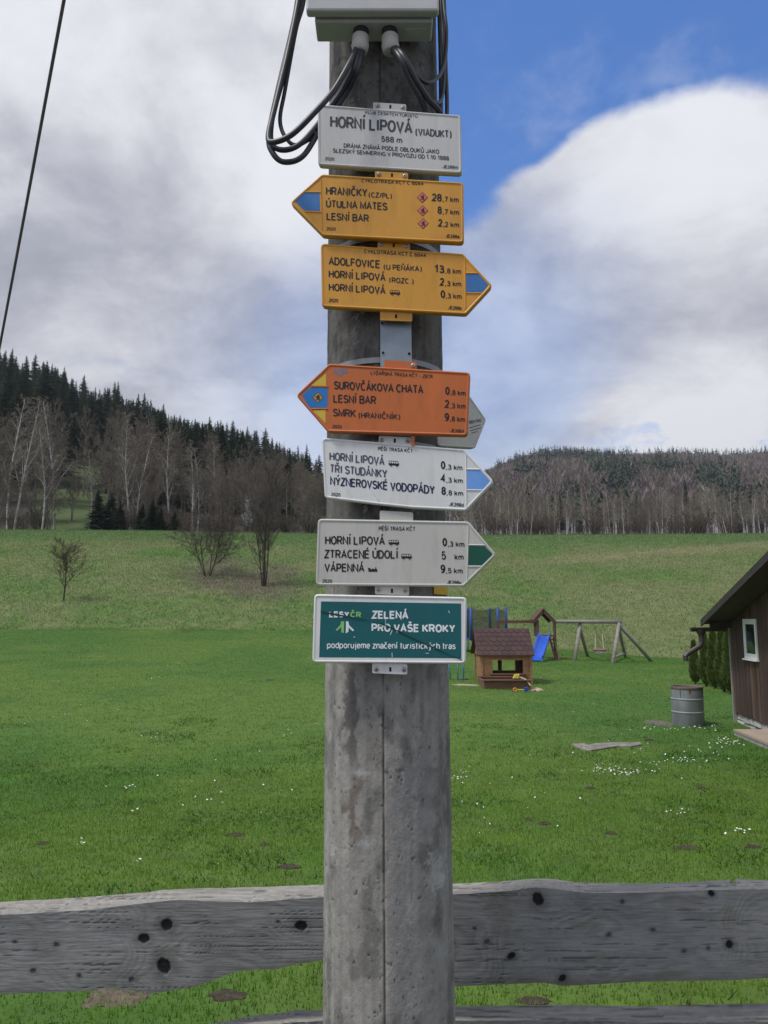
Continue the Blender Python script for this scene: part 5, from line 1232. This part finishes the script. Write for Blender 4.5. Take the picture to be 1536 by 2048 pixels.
# light blue tubular frame half hidden behind the teal plate
fb = hit(915, 1360); fr = thing('metal_play_frame', fb, 'light blue tubular metal frame showing below the teal plate', 'play frame')
M_LB = pm('tube_light_blue', (.10, .33, .50), .4, .12, 14, spec=.5); zt_ = fb.z + .8
cs_ = [hit(901, 1359), hit(916, 1360), hit(927, 1359)]
for i, q in enumerate(cs_):
    mb = MB(); mb.tube([q - Vector((0, 0, .04)), Vector((q.x - (.06 if i == 0 else 0), q.y, zt_))], .022, 8); part('leg', mb, M_LB, fr, True)
mb = MB(); mb.tube([cs_[1] + Vector((0, 0, .02)), cs_[2] + Vector((.12, 0, .02))], .02, 8); part('ground_bar', mb, M_LB, fr, True)
mb = MB(); mb.tube([Vector((cs_[0].x - .3, fb.y, zt_)), Vector((cs_[2].x + .02, fb.y, zt_))], .024, 8); part('top_bar', mb, M_LB, fr, True)
q = cs_[0] + Vector((-.24, .0, 0)); q.z = gz(q.x, q.y); mb = MB(); mb.tube([q - Vector((0, 0, .04)), Vector((q.x, q.y, zt_))], .022, 8); part('leg', mb, M_LB, fr, True)

# concrete slab in the lawn and bare soil patches
pl_ = [hit(x, y) for x, y in ((1143, 1490), (1168, 1488.5), (1176, 1492), (1192, 1489), (1240, 1486.5), (1262, 1488), (1280, 1486), (1284, 1491), (1262, 1495), (1238, 1494), (1208, 1499), (1182, 1503), (1160, 1500))]
c = sum(pl_, Vector()) / len(pl_); mb = MB(); mb.prism([p + Vector((0, 0, -.05)) for p in pl_], (0, 0, .075)); solo('concrete_slab', mb, pm('slab_concrete', (.22, .20, .175), .95, .4, 6, bump=.6), c, 'broken flat concrete slab sunk into the lawn', 'slab', bevel=.01)
for k in range(len(pl_)): q = pl_[k].lerp(c, .45); KEEP_OUT.append((q.x, q.y, .14))
M_SOIL = pm('bare_soil', (.062, .048, .036), .98, .4, 20, bump=1.0, bscale=70); M_CHIP = pm('wood_litter', (.13, .105, .075), .95, .4, 30, bump=1.0, bscale=80)
GM = 'bare soil patches in the lawn'
for i, (x, y, rx, ry) in enumerate(((470, 1671, .16, .10), (1375, 1697, .19, .13), (578, 1735, .15, .09), (1088, 1648, .11, .08), (1057, 1640, .07, .06), (1222, 1668, .10, .07), (1404, 1577, .13, .12), (85, 1688, .10, .08), (528, 1690, .07, .06), (1507, 1695, .12, .07), (540, 1360, .2, .25), (1300, 1481, .16, .14), (1180, 1577, .10, .09))):
    mound('soil_patch', hit(x, y), rx * .7, ry * .85, .022, M_SOIL, 'small dark patch of bare soil in the mown lawn', 'soil patch', GM, 20 + i)
mound('litter_patch', hit(228, 1996), .19, .12, .015, M_CHIP, 'patch of dry wood litter in the grass behind the fence', 'litter', None, 50)
mound('soil_patch', hit(455, 1992), .10, .07, .012, M_SOIL, 'small dark soil patch under the left fence plank', 'soil patch', None, 51)
mound('soil_patch', hit(1070, 2003), .10, .05, .015, M_SOIL, 'dark soil patch just above the lower right fence plank', 'soil patch', None, 52)
mound('gravel_patch', hit(1318, 1446), .32, .5, .012, pm('gravel_grey', (.14, .125, .105), .95, .4, 30, bump=.8), 'grey bare gravel patch beside the barrel foot', 'gravel', None, 53)
# ------------------------------------------------------------------ trees
class Tree:
    def __init__(s, seed): s.r = random.Random(seed); s.mb = MB(); s.tv = []; s.tc = []
    def twig(s, p, d, L, w, col):
        a = d.cross(Vector((s.r.gauss(0, 1), s.r.gauss(0, 1), s.r.gauss(0, 1))))
        a = a.normalized() if a.length > 1e-5 else Vector((1, 0, 0)); k = s.r.uniform(.75, 1.25); c = tuple(q * k for q in col)
        s.tv += [p - a * w, p + a * w, p + d.normalized() * L]; s.tc += [c, c, c]
    def branch(s, p, d, L, r, lv, P):
        n = (9, 6, 4, 3)[min(lv, 3)]; pts = [p]; rad = [r]; dd = d.normalized(); step = L / n
        for i in range(n):
            j = P['wander'] * (1 if lv else .35)
            dd = (dd + Vector((s.r.gauss(0, j), s.r.gauss(0, j), s.r.gauss(0, j * .6) + (P['up'] if lv == 1 else (-P['droop'] if lv > 1 else .05))))).normalized()
            p = p + dd * step; pts.append(p); rad.append(max(.006, r * (1 - (i + 1) / n * .86)))
        if lv < 3: s.mb.tube(pts, rad, (7, 4, 3)[lv], caps=False)
        kids = P['kids'][lv] if lv < len(P['kids']) else 0
        for q in range(kids):
            f = P['start'] + (1 - P['start']) * ((q + s.r.random()) / kids) if lv == 0 else s.r.uniform(.15, 1)
            x = f * n; i = min(int(x), n - 1); b = pts[i].lerp(pts[i + 1], x - i); t = (pts[i + 1] - pts[i]).normalized()
            a = s.r.random() * 6.283; o = Matrix.Rotation(a, 3, t) @ t.orthogonal().normalized(); ang = R(s.r.uniform(*P['ang']))
            nd = t * math.cos(ang) + o * math.sin(ang)
            ln = L * P['len'][lv] * ((1.12 - f * P['taper']) if lv == 0 else s.r.uniform(.6, 1.1)) * s.r.uniform(.7, 1.15)
            if lv + 1 >= P['twiglv']:
                for _ in range(P['tn']):
                    s.twig(b, nd + Vector((s.r.gauss(0, .5), s.r.gauss(0, .5), s.r.gauss(0, .4) - P['droop'])), ln * s.r.uniform(.5, 1.1), P['tw'], P['col'])
            else: s.branch(b, nd, ln, max(.008, rad[i] * P['rr']), lv + 1, P)
        if lv >= 1:
            for _ in range(P['tn'] * 3): s.twig(pts[s.r.randrange(1, n + 1)], dd + Vector((s.r.gauss(0, .6), s.r.gauss(0, .6), s.r.gauss(0, .5) - P['droop'])), L * s.r.uniform(.15, .35), P['tw'], P['col'])
    def done(s, name, bark):
        a = s.mb.mesh(name + '_trunk'); a.materials.append(bark); a.polygons.foreach_set('use_smooth', [True] * len(a.polygons))
        b = tri_mesh(name + '_crown', s.tv, s.tc); b.materials.append(M_TWIG); return a, b
BIRCH = dict(wander=.10, up=.10, droop=.18, kids=(24, 7, 6), start=.30, ang=(25, 52), len=(.26, .45, .5), taper=.85, twiglv=3, tn=3, tw=.015, rr=.42, col=(.19, .15, .115))
BARE = dict(wander=.12, up=.14, droop=-.10, kids=(18, 8, 6), start=.25, ang=(25, 50), len=(.42, .5, .5), taper=.75, twiglv=3, tn=2, tw=.022, rr=.5, col=(.185, .158, .125))
def birch(seed, H=12, col=None, **k):
    t = Tree(seed); P = dict(BIRCH, **k)
    if col: P['col'] = col
    t.branch(Vector((0, 0, -.4)), Vector((t.r.gauss(0, .05), t.r.gauss(0, .05), 1)), H, .115, 0, P); return t.done('birch', M_BIRCH)
def bare(seed, H=12, stems=1, spread=.1, bark=None, **k):
    t = Tree(seed); P = dict(BARE, **k)
    for i in range(stems):
        a = 6.283 * i / stems + t.r.random(); q = spread if stems > 1 else .04
        t.branch(Vector((math.cos(a) * .12 * (stems > 1), math.sin(a) * .12 * (stems > 1), -.3)), Vector((math.cos(a) * q, math.sin(a) * q, 1)), H * t.r.uniform(.8, 1) if i else H, k.get('r0', .12), 0, P)
    return t.done('bare_tree', bark or M_BARKG)
def spruce(seed, H=20, Rb=3.0):
    r = random.Random(seed); vs, cs = [], []
    tk = MB(); tk.tube([(0, 0, -.5), (0, 0, H * .5), (0, 0, H)], [.24, .15, .01], 7, caps=False); a = tk.mesh('spruce_trunk'); a.materials.append(M_BARKD)
    z = H * .10
    while z < H * .995:
        f = z / H; L0 = Rb * (1 - f) ** .85 + .12
        for k in range(8 if f < .85 else 5):
            an = r.random() * 6.283; L = L0 * r.uniform(.6, 1.18); o = Vector((math.cos(an), math.sin(an), 0)); sd_ = Vector((-o.y, o.x, 0)); dr = r.uniform(.18, .48) * (1 - f * .7)
            g = r.uniform(.6, 1.3); col = (.040 * g, .070 * g, .036 * g); n = 4
            for i in range(n):
                u0, u1 = i / n, (i + 1.25) / n
                p0 = o * L * u0 + Vector((0, 0, z - dr * L * u0 * u0 + r.gauss(0, .06))); p1 = o * L * u1 + Vector((0, 0, z - dr * L * u1 * u1 * .9 + r.gauss(0, .06)))
                w = L * .27 * (1.1 - u0) * r.uniform(.6, 1.3) + .05
                vs += [p0 - sd_ * w * .25, p0 + sd_ * w * .25, p1, p0, p0 + sd_ * w + o * w * .5 + Vector((0, 0, -w * .7)), p1, p0, p1, p0 - sd_ * w + o * w * .5 + Vector((0, 0, -w * .7))]; cs += [col] * 9
        z += .36 * (1.15 - f * .5)
    for k in range(4): vs += [Vector((-.05, 0, H - .5)), Vector((.05, 0, H - .5)), Vector((r.gauss(0, .03), 0, H + .5))]; cs += [(.02, .034, .017)] * 3
    b = tri_mesh('spruce_crown', vs, cs); b.materials.append(M_LEAF); return a, b
def plant(var, p, h, H, name, label, cat, group, rng):
    s_ = h / H
    t = thing(name, p, label, cat, group, rng.random() * 6.283, s_); t.scale = (s_ * rng.uniform(.85, 1.15), s_ * rng.uniform(.85, 1.15), s_)
    if name == 'spruce_tree': w_ = rng.uniform(.9, 1.55); t.scale = (s_ * w_, s_ * w_ * rng.uniform(.9, 1.1), s_)
    mkobj('trunk', var[0], None, t); mkobj('crown', var[1], None, t); return t
rng = random.Random(77)
BV = [birch(i + 1, col=(.21, .18, .14)) for i in range(3)] + [birch(i + 11, col=(.22, .21, .11)) for i in range(2)] + [birch(21, col=(.20, .15, .125))]
DV = [bare(i + 31) for i in range(3)] + [bare(41, stems=2, spread=.22)]
SV = [spruce(i + 51, 20, rb) for i, rb in enumerate((4.0, 4.5, 3.5, 4.2))]
def place(px, Y, dx=0): 
    x = (px - 768) / F * Y * 1.0 / (CP - 0) ; return Vector((x, Y, gz(x, Y)))
# birch belt along the crest on the right and behind the signs
n = 0
for i in range(170):
    Y = rng.uniform(92, 185); px = rng.uniform(930, 1600) if i < 150 else rng.uniform(600, 940)
    p = place(px, Y); plant(rng.choice(BV), p, Y * rng.uniform(.040, .066), 12, 'birch_tree', 'white-stemmed leafless birch in the belt along the right meadow crest', 'birch', 'birch belt along the right meadow crest', rng)
for i in range(60):
    Y = rng.uniform(100, 190); px = rng.uniform(960, 1600)
    p = place(px, Y); plant(rng.choice(DV), p, Y * rng.uniform(.032, .055), 12, 'bare_tree', 'grey-brown leafless tree among the birches of the right belt', 'tree', 'leafless trees among the right birch belt', rng)
for px, Y, h in ((1372, 175, 13), (1478, 180, 12), (1505, 185, 12), (1275, 180, 10), (1120, 170, 9)):
    plant(rng.choice(SV), place(px, Y), h, 20, 'spruce_tree', 'single dark spruce standing among the pale right birch belt', 'spruce', 'spruces among the right birch belt', rng)
# left wooded hill: spruces
tips = [(-60, 680), (6, 691), (67, 706), (103, 721), (168, 764), (217, 756), (236, 777), (290, 792), (335, 813), (400, 828), (447, 832), (500, 850), (537, 863), (584, 884), (610, 890), (632, 908), (680, 940)]
def tip_row(px): return float(np.interp(px, [a for a, b in tips], [b for a, b in tips]))
for i in range(64):                                # skyline
    px = -70 + 760 * (i + rng.uniform(-.5, .5)) / 64; Y = rng.uniform(215, 238); p = place(px, Y)
    h = at(px, tip_row(px) + rng.uniform(-6, 34), Y).z - p.z
    plant(rng.choice(SV), p, max(6, h), 20, 'spruce_tree', 'dark spruce in the dense stand on the left wooded hill', 'spruce', 'spruces on the left wooded hill', rng)
for i in range(235):
    Y = rng.uniform(118, 215); px = rng.uniform(-80, 640)
    if px > 500 and rng.random() < .3: continue
    if 80 < px < 215 and Y < 150: continue
    p = place(px, Y); lim = at(px, tip_row(px) + 18, Y).z - p.z
    plant(rng.choice(SV), p, min(lim, rng.uniform(13, 23)), 20, 'spruce_tree', 'dark spruce in the dense stand on the left wooded hill', 'spruce', 'spruces on the left wooded hill', rng)
# leafless wood edge on the left
for i in range(125):
    Y = rng.uniform(90, 125); px = rng.uniform(-60, 650)
    if 80 < px < 215 and Y < 128 and rng.random() < .6: continue
    p = place(px, Y); lim = at(px, tip_row(px) + 45, Y).z - p.z
    h = min(lim, Y * (rng.uniform(.07, .125) if px < 330 else rng.uniform(.06, .105)))
    plant(rng.choice(DV + DV + BV[3:4]), p, h, 12, 'bare_tree', 'brown leafless tree in the wood edge below the left spruces', 'tree', 'leafless trees of the left wood edge', rng)
for px, row, base in ((18, 775, 1052), (30, 800, 1050), (85, 850, 1040), (262, 838, 1040), (272, 860, 1045), (340, 850, 1042), (385, 880, 1060), (395, 895, 1062), (440, 880, 1060), (112, 790, 1045), (180, 900, 1050)):
    Y = rng.uniform(90, 96); p = place(px, Y); h = at(px, row, Y).z - p.z
    plant(rng.choice(BV[:3]), p, h, 12, 'birch_tree', 'tall pale-stemmed leafless birch at the foot of the left hill', 'birch', 'birches at the foot of the left hill', rng)
# young spruces at the meadow edge
for px, row in ((195, 975), (222, 985), (240, 1000), (285, 1005), (305, 1000), (322, 1012), (350, 1020)):
    Y = rng.uniform(86, 90); p = place(px, Y); h = at(px, row, Y).z - p.z; t = plant(rng.choice(SV), p, h, 20, 'spruce_tree', 'young bushy spruce at the meadow edge below the left hill', 'spruce', 'young spruces at the meadow edge', rng)
    t.scale = (t.scale[0] * 1.8, t.scale[1] * 1.8, t.scale[2])
# brush along the foot of the wood: leafless shrubs
SHV = [bare(61 + i, H=3, stems=7, spread=.55, bark=M_BARKD, kids=(8, 6, 4), start=.15, tw=.012, r0=.035) for i in range(2)]
for i in range(110):
    px = rng.uniform(-50, 640) if i < 60 else rng.uniform(940, 1590); Y = rng.uniform(86, 100) if i < 60 else rng.uniform(90, 130)
    if 95 < px < 200: continue
    plant(SHV[i % 2], place(px, Y), rng.uniform(1.8, 3.8), 3, 'leafless_shrub', 'low leafless shrub in the brush at the foot of the woods', 'shrub', 'brush at the foot of the woods', rng)
# white blossoming shrub
p = place(500, 84); W_ = Tree(5)
W_.branch(Vector((0, 0, -.2)), Vector((.05, 0, 1)), 4.0, .06, 0, dict(BARE, kids=(16, 6, 5), start=.2, tn=2, tw=.03, col=(.50, .50, .50))); w_ = W_.done('blossom', M_BARKG)
plant(w_, p, at(500, 1003, 84).z - p.z, 4.0, 'blossoming_shrub', 'small white blossoming shrub in front of the leafless wood', 'shrub', None, rng)
# three single plants on the meadow bank
p = hit(127, 1202); h = at(127, 1082, p.y).z - p.z
lt = bare(71, H=4, bark=M_BARKD, kids=(20, 10, 8), start=.28, len=(.62, .5, .5), taper=.75, ang=(35, 65), up=.10, tw=.010, r0=.075, col=(.13, .115, .075))
plant(lt, p, h * .93, 4, 'lone_tree', 'small round-crowned leafless tree alone on the meadow bank', 'tree', None, rng)
p = hit(415, 1152); h = at(415, 1015, p.y).z - p.z
lt = bare(72, H=5, stems=5, spread=.55, bark=M_BARKD, kids=(12, 9, 7), start=.2, len=(.62, .55, .5), taper=.45, ang=(30, 70), tw=.009, r0=.05, up=.04, col=(.115, .095, .082))
plant(lt, p, h * .95, 5, 'spreading_shrub', 'wide spreading dark leafless shrub on the meadow bank', 'shrub', None, rng)
p = hit(528, 1172); h = at(528, 890, p.y).z - p.z
lt = bare(73, H=10, stems=5, spread=.09, bark=M_BARKD, kids=(14, 7, 6), start=.10, len=(.32, .55, .5), taper=.6, ang=(18, 46), tw=.008, r0=.06, col=(.115, .098, .086))
plant(lt, p, h * .95, 10, 'multi_stemmed_tree', 'tall slender multi-stemmed leafless tree on the meadow bank', 'tree', None, rng)
# far wood on the right hill: reads as one mass
def far_wood():
    r = np.random.default_rng(8); vs = []; cs = []
    N = 7500
    t = r.uniform(-.05, .60, N); Y = 230 + (820 - 230) * r.random(N) ** .75
    x = t * Y; z = ground(x, Y)
    con = fbm(t * 16, Y * .012, 91) + .15 * (Y > 750) * (fbm(t * 40, Y * 0, 92) > .42) + .05 * np.exp(-((t - .26) / .05) ** 2)
    for i in np.argsort(Y):
        o = np.array([x[i], Y[i], z[i] - 1]); s_ = r.uniform(.8, 1.25)
        if con[i] > .585:
            H = 15 * s_; Rb = 2.6 * s_; g = r.uniform(.7, 1.3)
            for k in range(34):
                f = r.random() ** 1.2; a = r.random() * 6.283; rr = Rb * (1 - f) * 1.1 + .15; q = np.array([math.cos(a), math.sin(a), 0]); sd_ = np.array([-q[1], q[0], 0])
                p0 = o + np.array([0, 0, H * (.12 + .88 * f)]); e = p0 + q * rr + np.array([0, 0, -.35 * rr])
                vs += [p0 + np.array([0, 0, .9]), e - sd_ * rr * .45, e + sd_ * rr * .45]; c = (.046 * g, .066 * g, .046 * g); cs += [c, c, c]
        else:
            H = 9.5 * s_; g = r.uniform(.75, 1.25); pink = r.random()
            c = (.195 * g, (.155 + .025 * (pink < .3)) * g, (.150 - .03 * (pink < .3)) * g)
            for k in range(30):
                a = r.random() * 6.283; f = r.random(); rr = 2.9 * s_ * math.sin(math.pi * min(1, .18 + .8 * f)) * r.random() ** .5
                p0 = o + np.array([math.cos(a) * rr * .5, math.sin(a) * rr * .5, H * (.15 + .7 * f)]); d = np.array([math.cos(a) * .8, math.sin(a) * .8, 1.3]) * r.uniform(1.2, 2.6); w = r.normal(0, 1, 3); w = w / np.linalg.norm(w) * .38
                vs += [p0 - w, p0 + w, p0 + d]; cs += [c, c, c]
    me = quick_mesh('far_wood', np.array(vs), np.arange(len(vs)).reshape(-1, 3), np.array(cs)); o = mkobj('far_wood', me, M_TWIG)
    tag(o, 'distant mixed wood covering the right hill', 'wood', kind='stuff')
far_wood()

# ------------------------------------------------------------------ grass, meadow tufts, daisies
def blades(name, n, yr, wf, hgt, wid, colf, mat, seed, dens=None, xlim=None, lean=.5):
    r = np.random.default_rng(seed)
    y = np.sqrt(r.uniform(yr[0] ** 2, yr[1] ** 2, n)); x = r.uniform(-1, 1, n) * wf(y)
    keep = np.ones(n, bool)
    for a, b, q in KEEP_OUT: keep &= (x - a) ** 2 + (y - b) ** 2 > (q * (.8 + .4 * r.random(n))) ** 2
    if dens is not None: keep &= r.random(n) < dens(x, y)
    x, y = x[keep], y[keep]; n = len(x); z = ground(x, y)
    cl = fbm(x * 5, y * 5, seed + 3)
    h = hgt * r.uniform(.45, 1.2, n) * (.35 + 1.3 * cl); w = wid * r.uniform(.7, 1.3, n); a = r.uniform(0, 6.283, n); b = r.uniform(0, 6.283, n); ln = r.uniform(.1, 1, n) * lean * h
    P = np.stack([x, y, z - .004], -1); S_ = np.stack([np.cos(a) * w, np.sin(a) * w, np.zeros(n)], -1); T = np.stack([np.cos(b) * ln, np.sin(b) * ln, h], -1)
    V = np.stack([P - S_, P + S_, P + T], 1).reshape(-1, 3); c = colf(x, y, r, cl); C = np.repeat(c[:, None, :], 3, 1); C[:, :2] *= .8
    me = quick_mesh(name, V, np.arange(3 * n).reshape(-1, 3), C.reshape(-1, 3)); o = mkobj(name, me, mat); return o
M_GRASS = pm('grass_blades', (1, 1, 1), .6, .12, .6, tint=True, trans=.45, spec=.25)
def gcol(x, y, r, cl):
    n = fbm(x * .5, y * .5, 21); n2 = fbm(x * .13, y * .13, 31); w = sstep(.40, .66, n * .5 + n2 * .5)[:, None]; k = r.random(len(x))[:, None]
    c = (np.array([.122, .268, .032]) * (1 - w) + np.array([.180, .312, .042]) * w) * (.6 + .8 * k)
    c = c * (.72 + .56 * fbm(x * 1.7, y * 1.7, 25))[:, None] * (.8 + .4 * sstep(.3, .6, cl))[:, None]
    dry = (r.random(len(x)) < .05)[:, None]; return np.where(dry, np.array([.22, .19, .10]) * (.7 + .5 * k), c)
wf = lambda y: .62 * y + .6
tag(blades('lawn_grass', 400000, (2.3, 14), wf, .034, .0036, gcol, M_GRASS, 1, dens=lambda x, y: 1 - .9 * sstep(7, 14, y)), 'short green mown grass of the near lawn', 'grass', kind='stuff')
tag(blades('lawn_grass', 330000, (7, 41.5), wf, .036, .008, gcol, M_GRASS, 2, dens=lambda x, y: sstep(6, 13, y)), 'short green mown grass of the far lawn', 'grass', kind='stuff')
def wcol(x, y, r, cl): return np.array([.075, .190, .034]) * (.6 + .8 * r.random(len(x)))[:, None]
tag(blades('lawn_weeds', 60000, (2.3, 16), wf, .040, .010, wcol, M_GRASS, 6, dens=lambda x, y: sstep(.52, .66, fbm(x * 1.1, y * 1.1, 95)), lean=1.6), 'broad-leaved weed patches in the near lawn', 'weeds', kind='stuff')
def mcol(x, y, r, cl):
    c = bank_col(x, y) * 1.45; k = r.random(len(x))[:, None]; st = (r.random(len(x)) < .10 * sstep(.35, .65, fbm(x * .3, y * .3, 41)))[:, None]
    return np.where(st, np.array([.40, .37, .22]) * (.6 + .6 * k), c * (.65 + .7 * k))
tag(blades('meadow_grass', 340000, (38, 84), lambda y: .60 * y, .12, .018, mcol, M_GRASS, 3, lean=1.0, dens=lambda x, y: sstep(.45, .6, (y - 37.5) / 7 + (fbm(x * .5, y * .5, 97) - .5) * .9)), 'rough olive and straw coloured grass on the meadow bank', 'grass', kind='stuff')
# daisies
def daisies():
    r = np.random.default_rng(5); pts = []
    for px, py, sx, sy, n in ((1230, 1545, 60, 7, 46), (1260, 1552, 30, 6, 22), (1200, 1538, 20, 6, 12), (1370, 1523, 40, 5, 26), (1320, 1530, 30, 10, 16), (1455, 1484, 34, 8, 44), (1400, 1455, 60, 7, 40), (1290, 1460, 40, 5, 16), (1420, 1510, 60, 14, 26),
                              (1350, 1628, 30, 9, 12), (1475, 1667, 28, 6, 14), (920, 1558, 16, 5, 9), (930, 1545, 12, 8, 5), (255, 1577, 14, 4, 7), (310, 1357, 20, 2, 9), (160, 1690, 22, 6, 6), (350, 1330, 30, 3, 8), (300, 1474, 20, 4, 6), (420, 1600, 60, 20, 9), (1250, 1500, 200, 60, 34), (1100, 1600, 220, 60, 16), (275, 1730, 20, 6, 3), (400, 1560, 280, 120, 22), (120, 1430, 100, 20, 10), (575, 1468, 20, 4, 5), (960, 1640, 30, 30, 6)):
        for _ in range(int(n * .75 + .5)):
            q = hit(px + r.normal(0, sx * .55), py + r.normal(0, sy * .6)); pts.append(q)
    vs = []; fs = []
    for p in pts:
        if any((p.x - a) ** 2 + (p.y - b) ** 2 < q * q for a, b, q in KEEP_OUT): continue
        R_ = r.uniform(.008, .0125) * (1 + max(0, p.y - 9) * .02); tl = r.normal(0, .35, 2); b = len(vs); c = p + Vector((0, 0, r.uniform(.022, .040)))
        vs.append(tuple(c + Vector((0, 0, .004))))
        for k in range(9):
            a = 6.283 * k / 9; q = Vector((math.cos(a) * R_, math.sin(a) * R_, 0)); q.z = q.x * tl[0] + q.y * tl[1] - .002; vs.append(tuple(c + q))
        fs += [(b, b + 1 + k, b + 1 + (k + 1) % 9) for k in range(9)]
    me = bpy.data.meshes.new('daisies'); me.from_pydata(vs, [], fs); me.update(); o = mkobj('daisies', me, pm('daisy_white', (.80, .80, .78), .7, .04, 20))
    tag(o, 'scattered clusters of small white daisies in the lawn', 'daisies', kind='stuff')
daisies()

# ------------------------------------------------------------------ air
def haze():
    mb = MB(); mb.box((0, 1300, 175), (5200, 2760, 360)); me = mb.mesh('haze'); o = mkobj('haze', me, None)
    m = bpy.data.materials.new('haze'); m.use_nodes = True; nt = m.node_tree; nt.nodes.remove(nt.nodes['Principled BSDF'])
    v = nt.nodes.new('ShaderNodeVolumePrincipled'); v.inputs['Color'].default_value = (.80, .84, .92, 1); v.inputs['Density'].default_value = HAZE; v.inputs['Anisotropy'].default_value = .2
    nt.links.new(v.outputs[0], nt.nodes['Material Output'].inputs['Volume']); me.materials.append(m)
    tag(o, 'thin pale haze over the distant hills', 'haze', kind='stuff')
HAZE = .00022
haze()
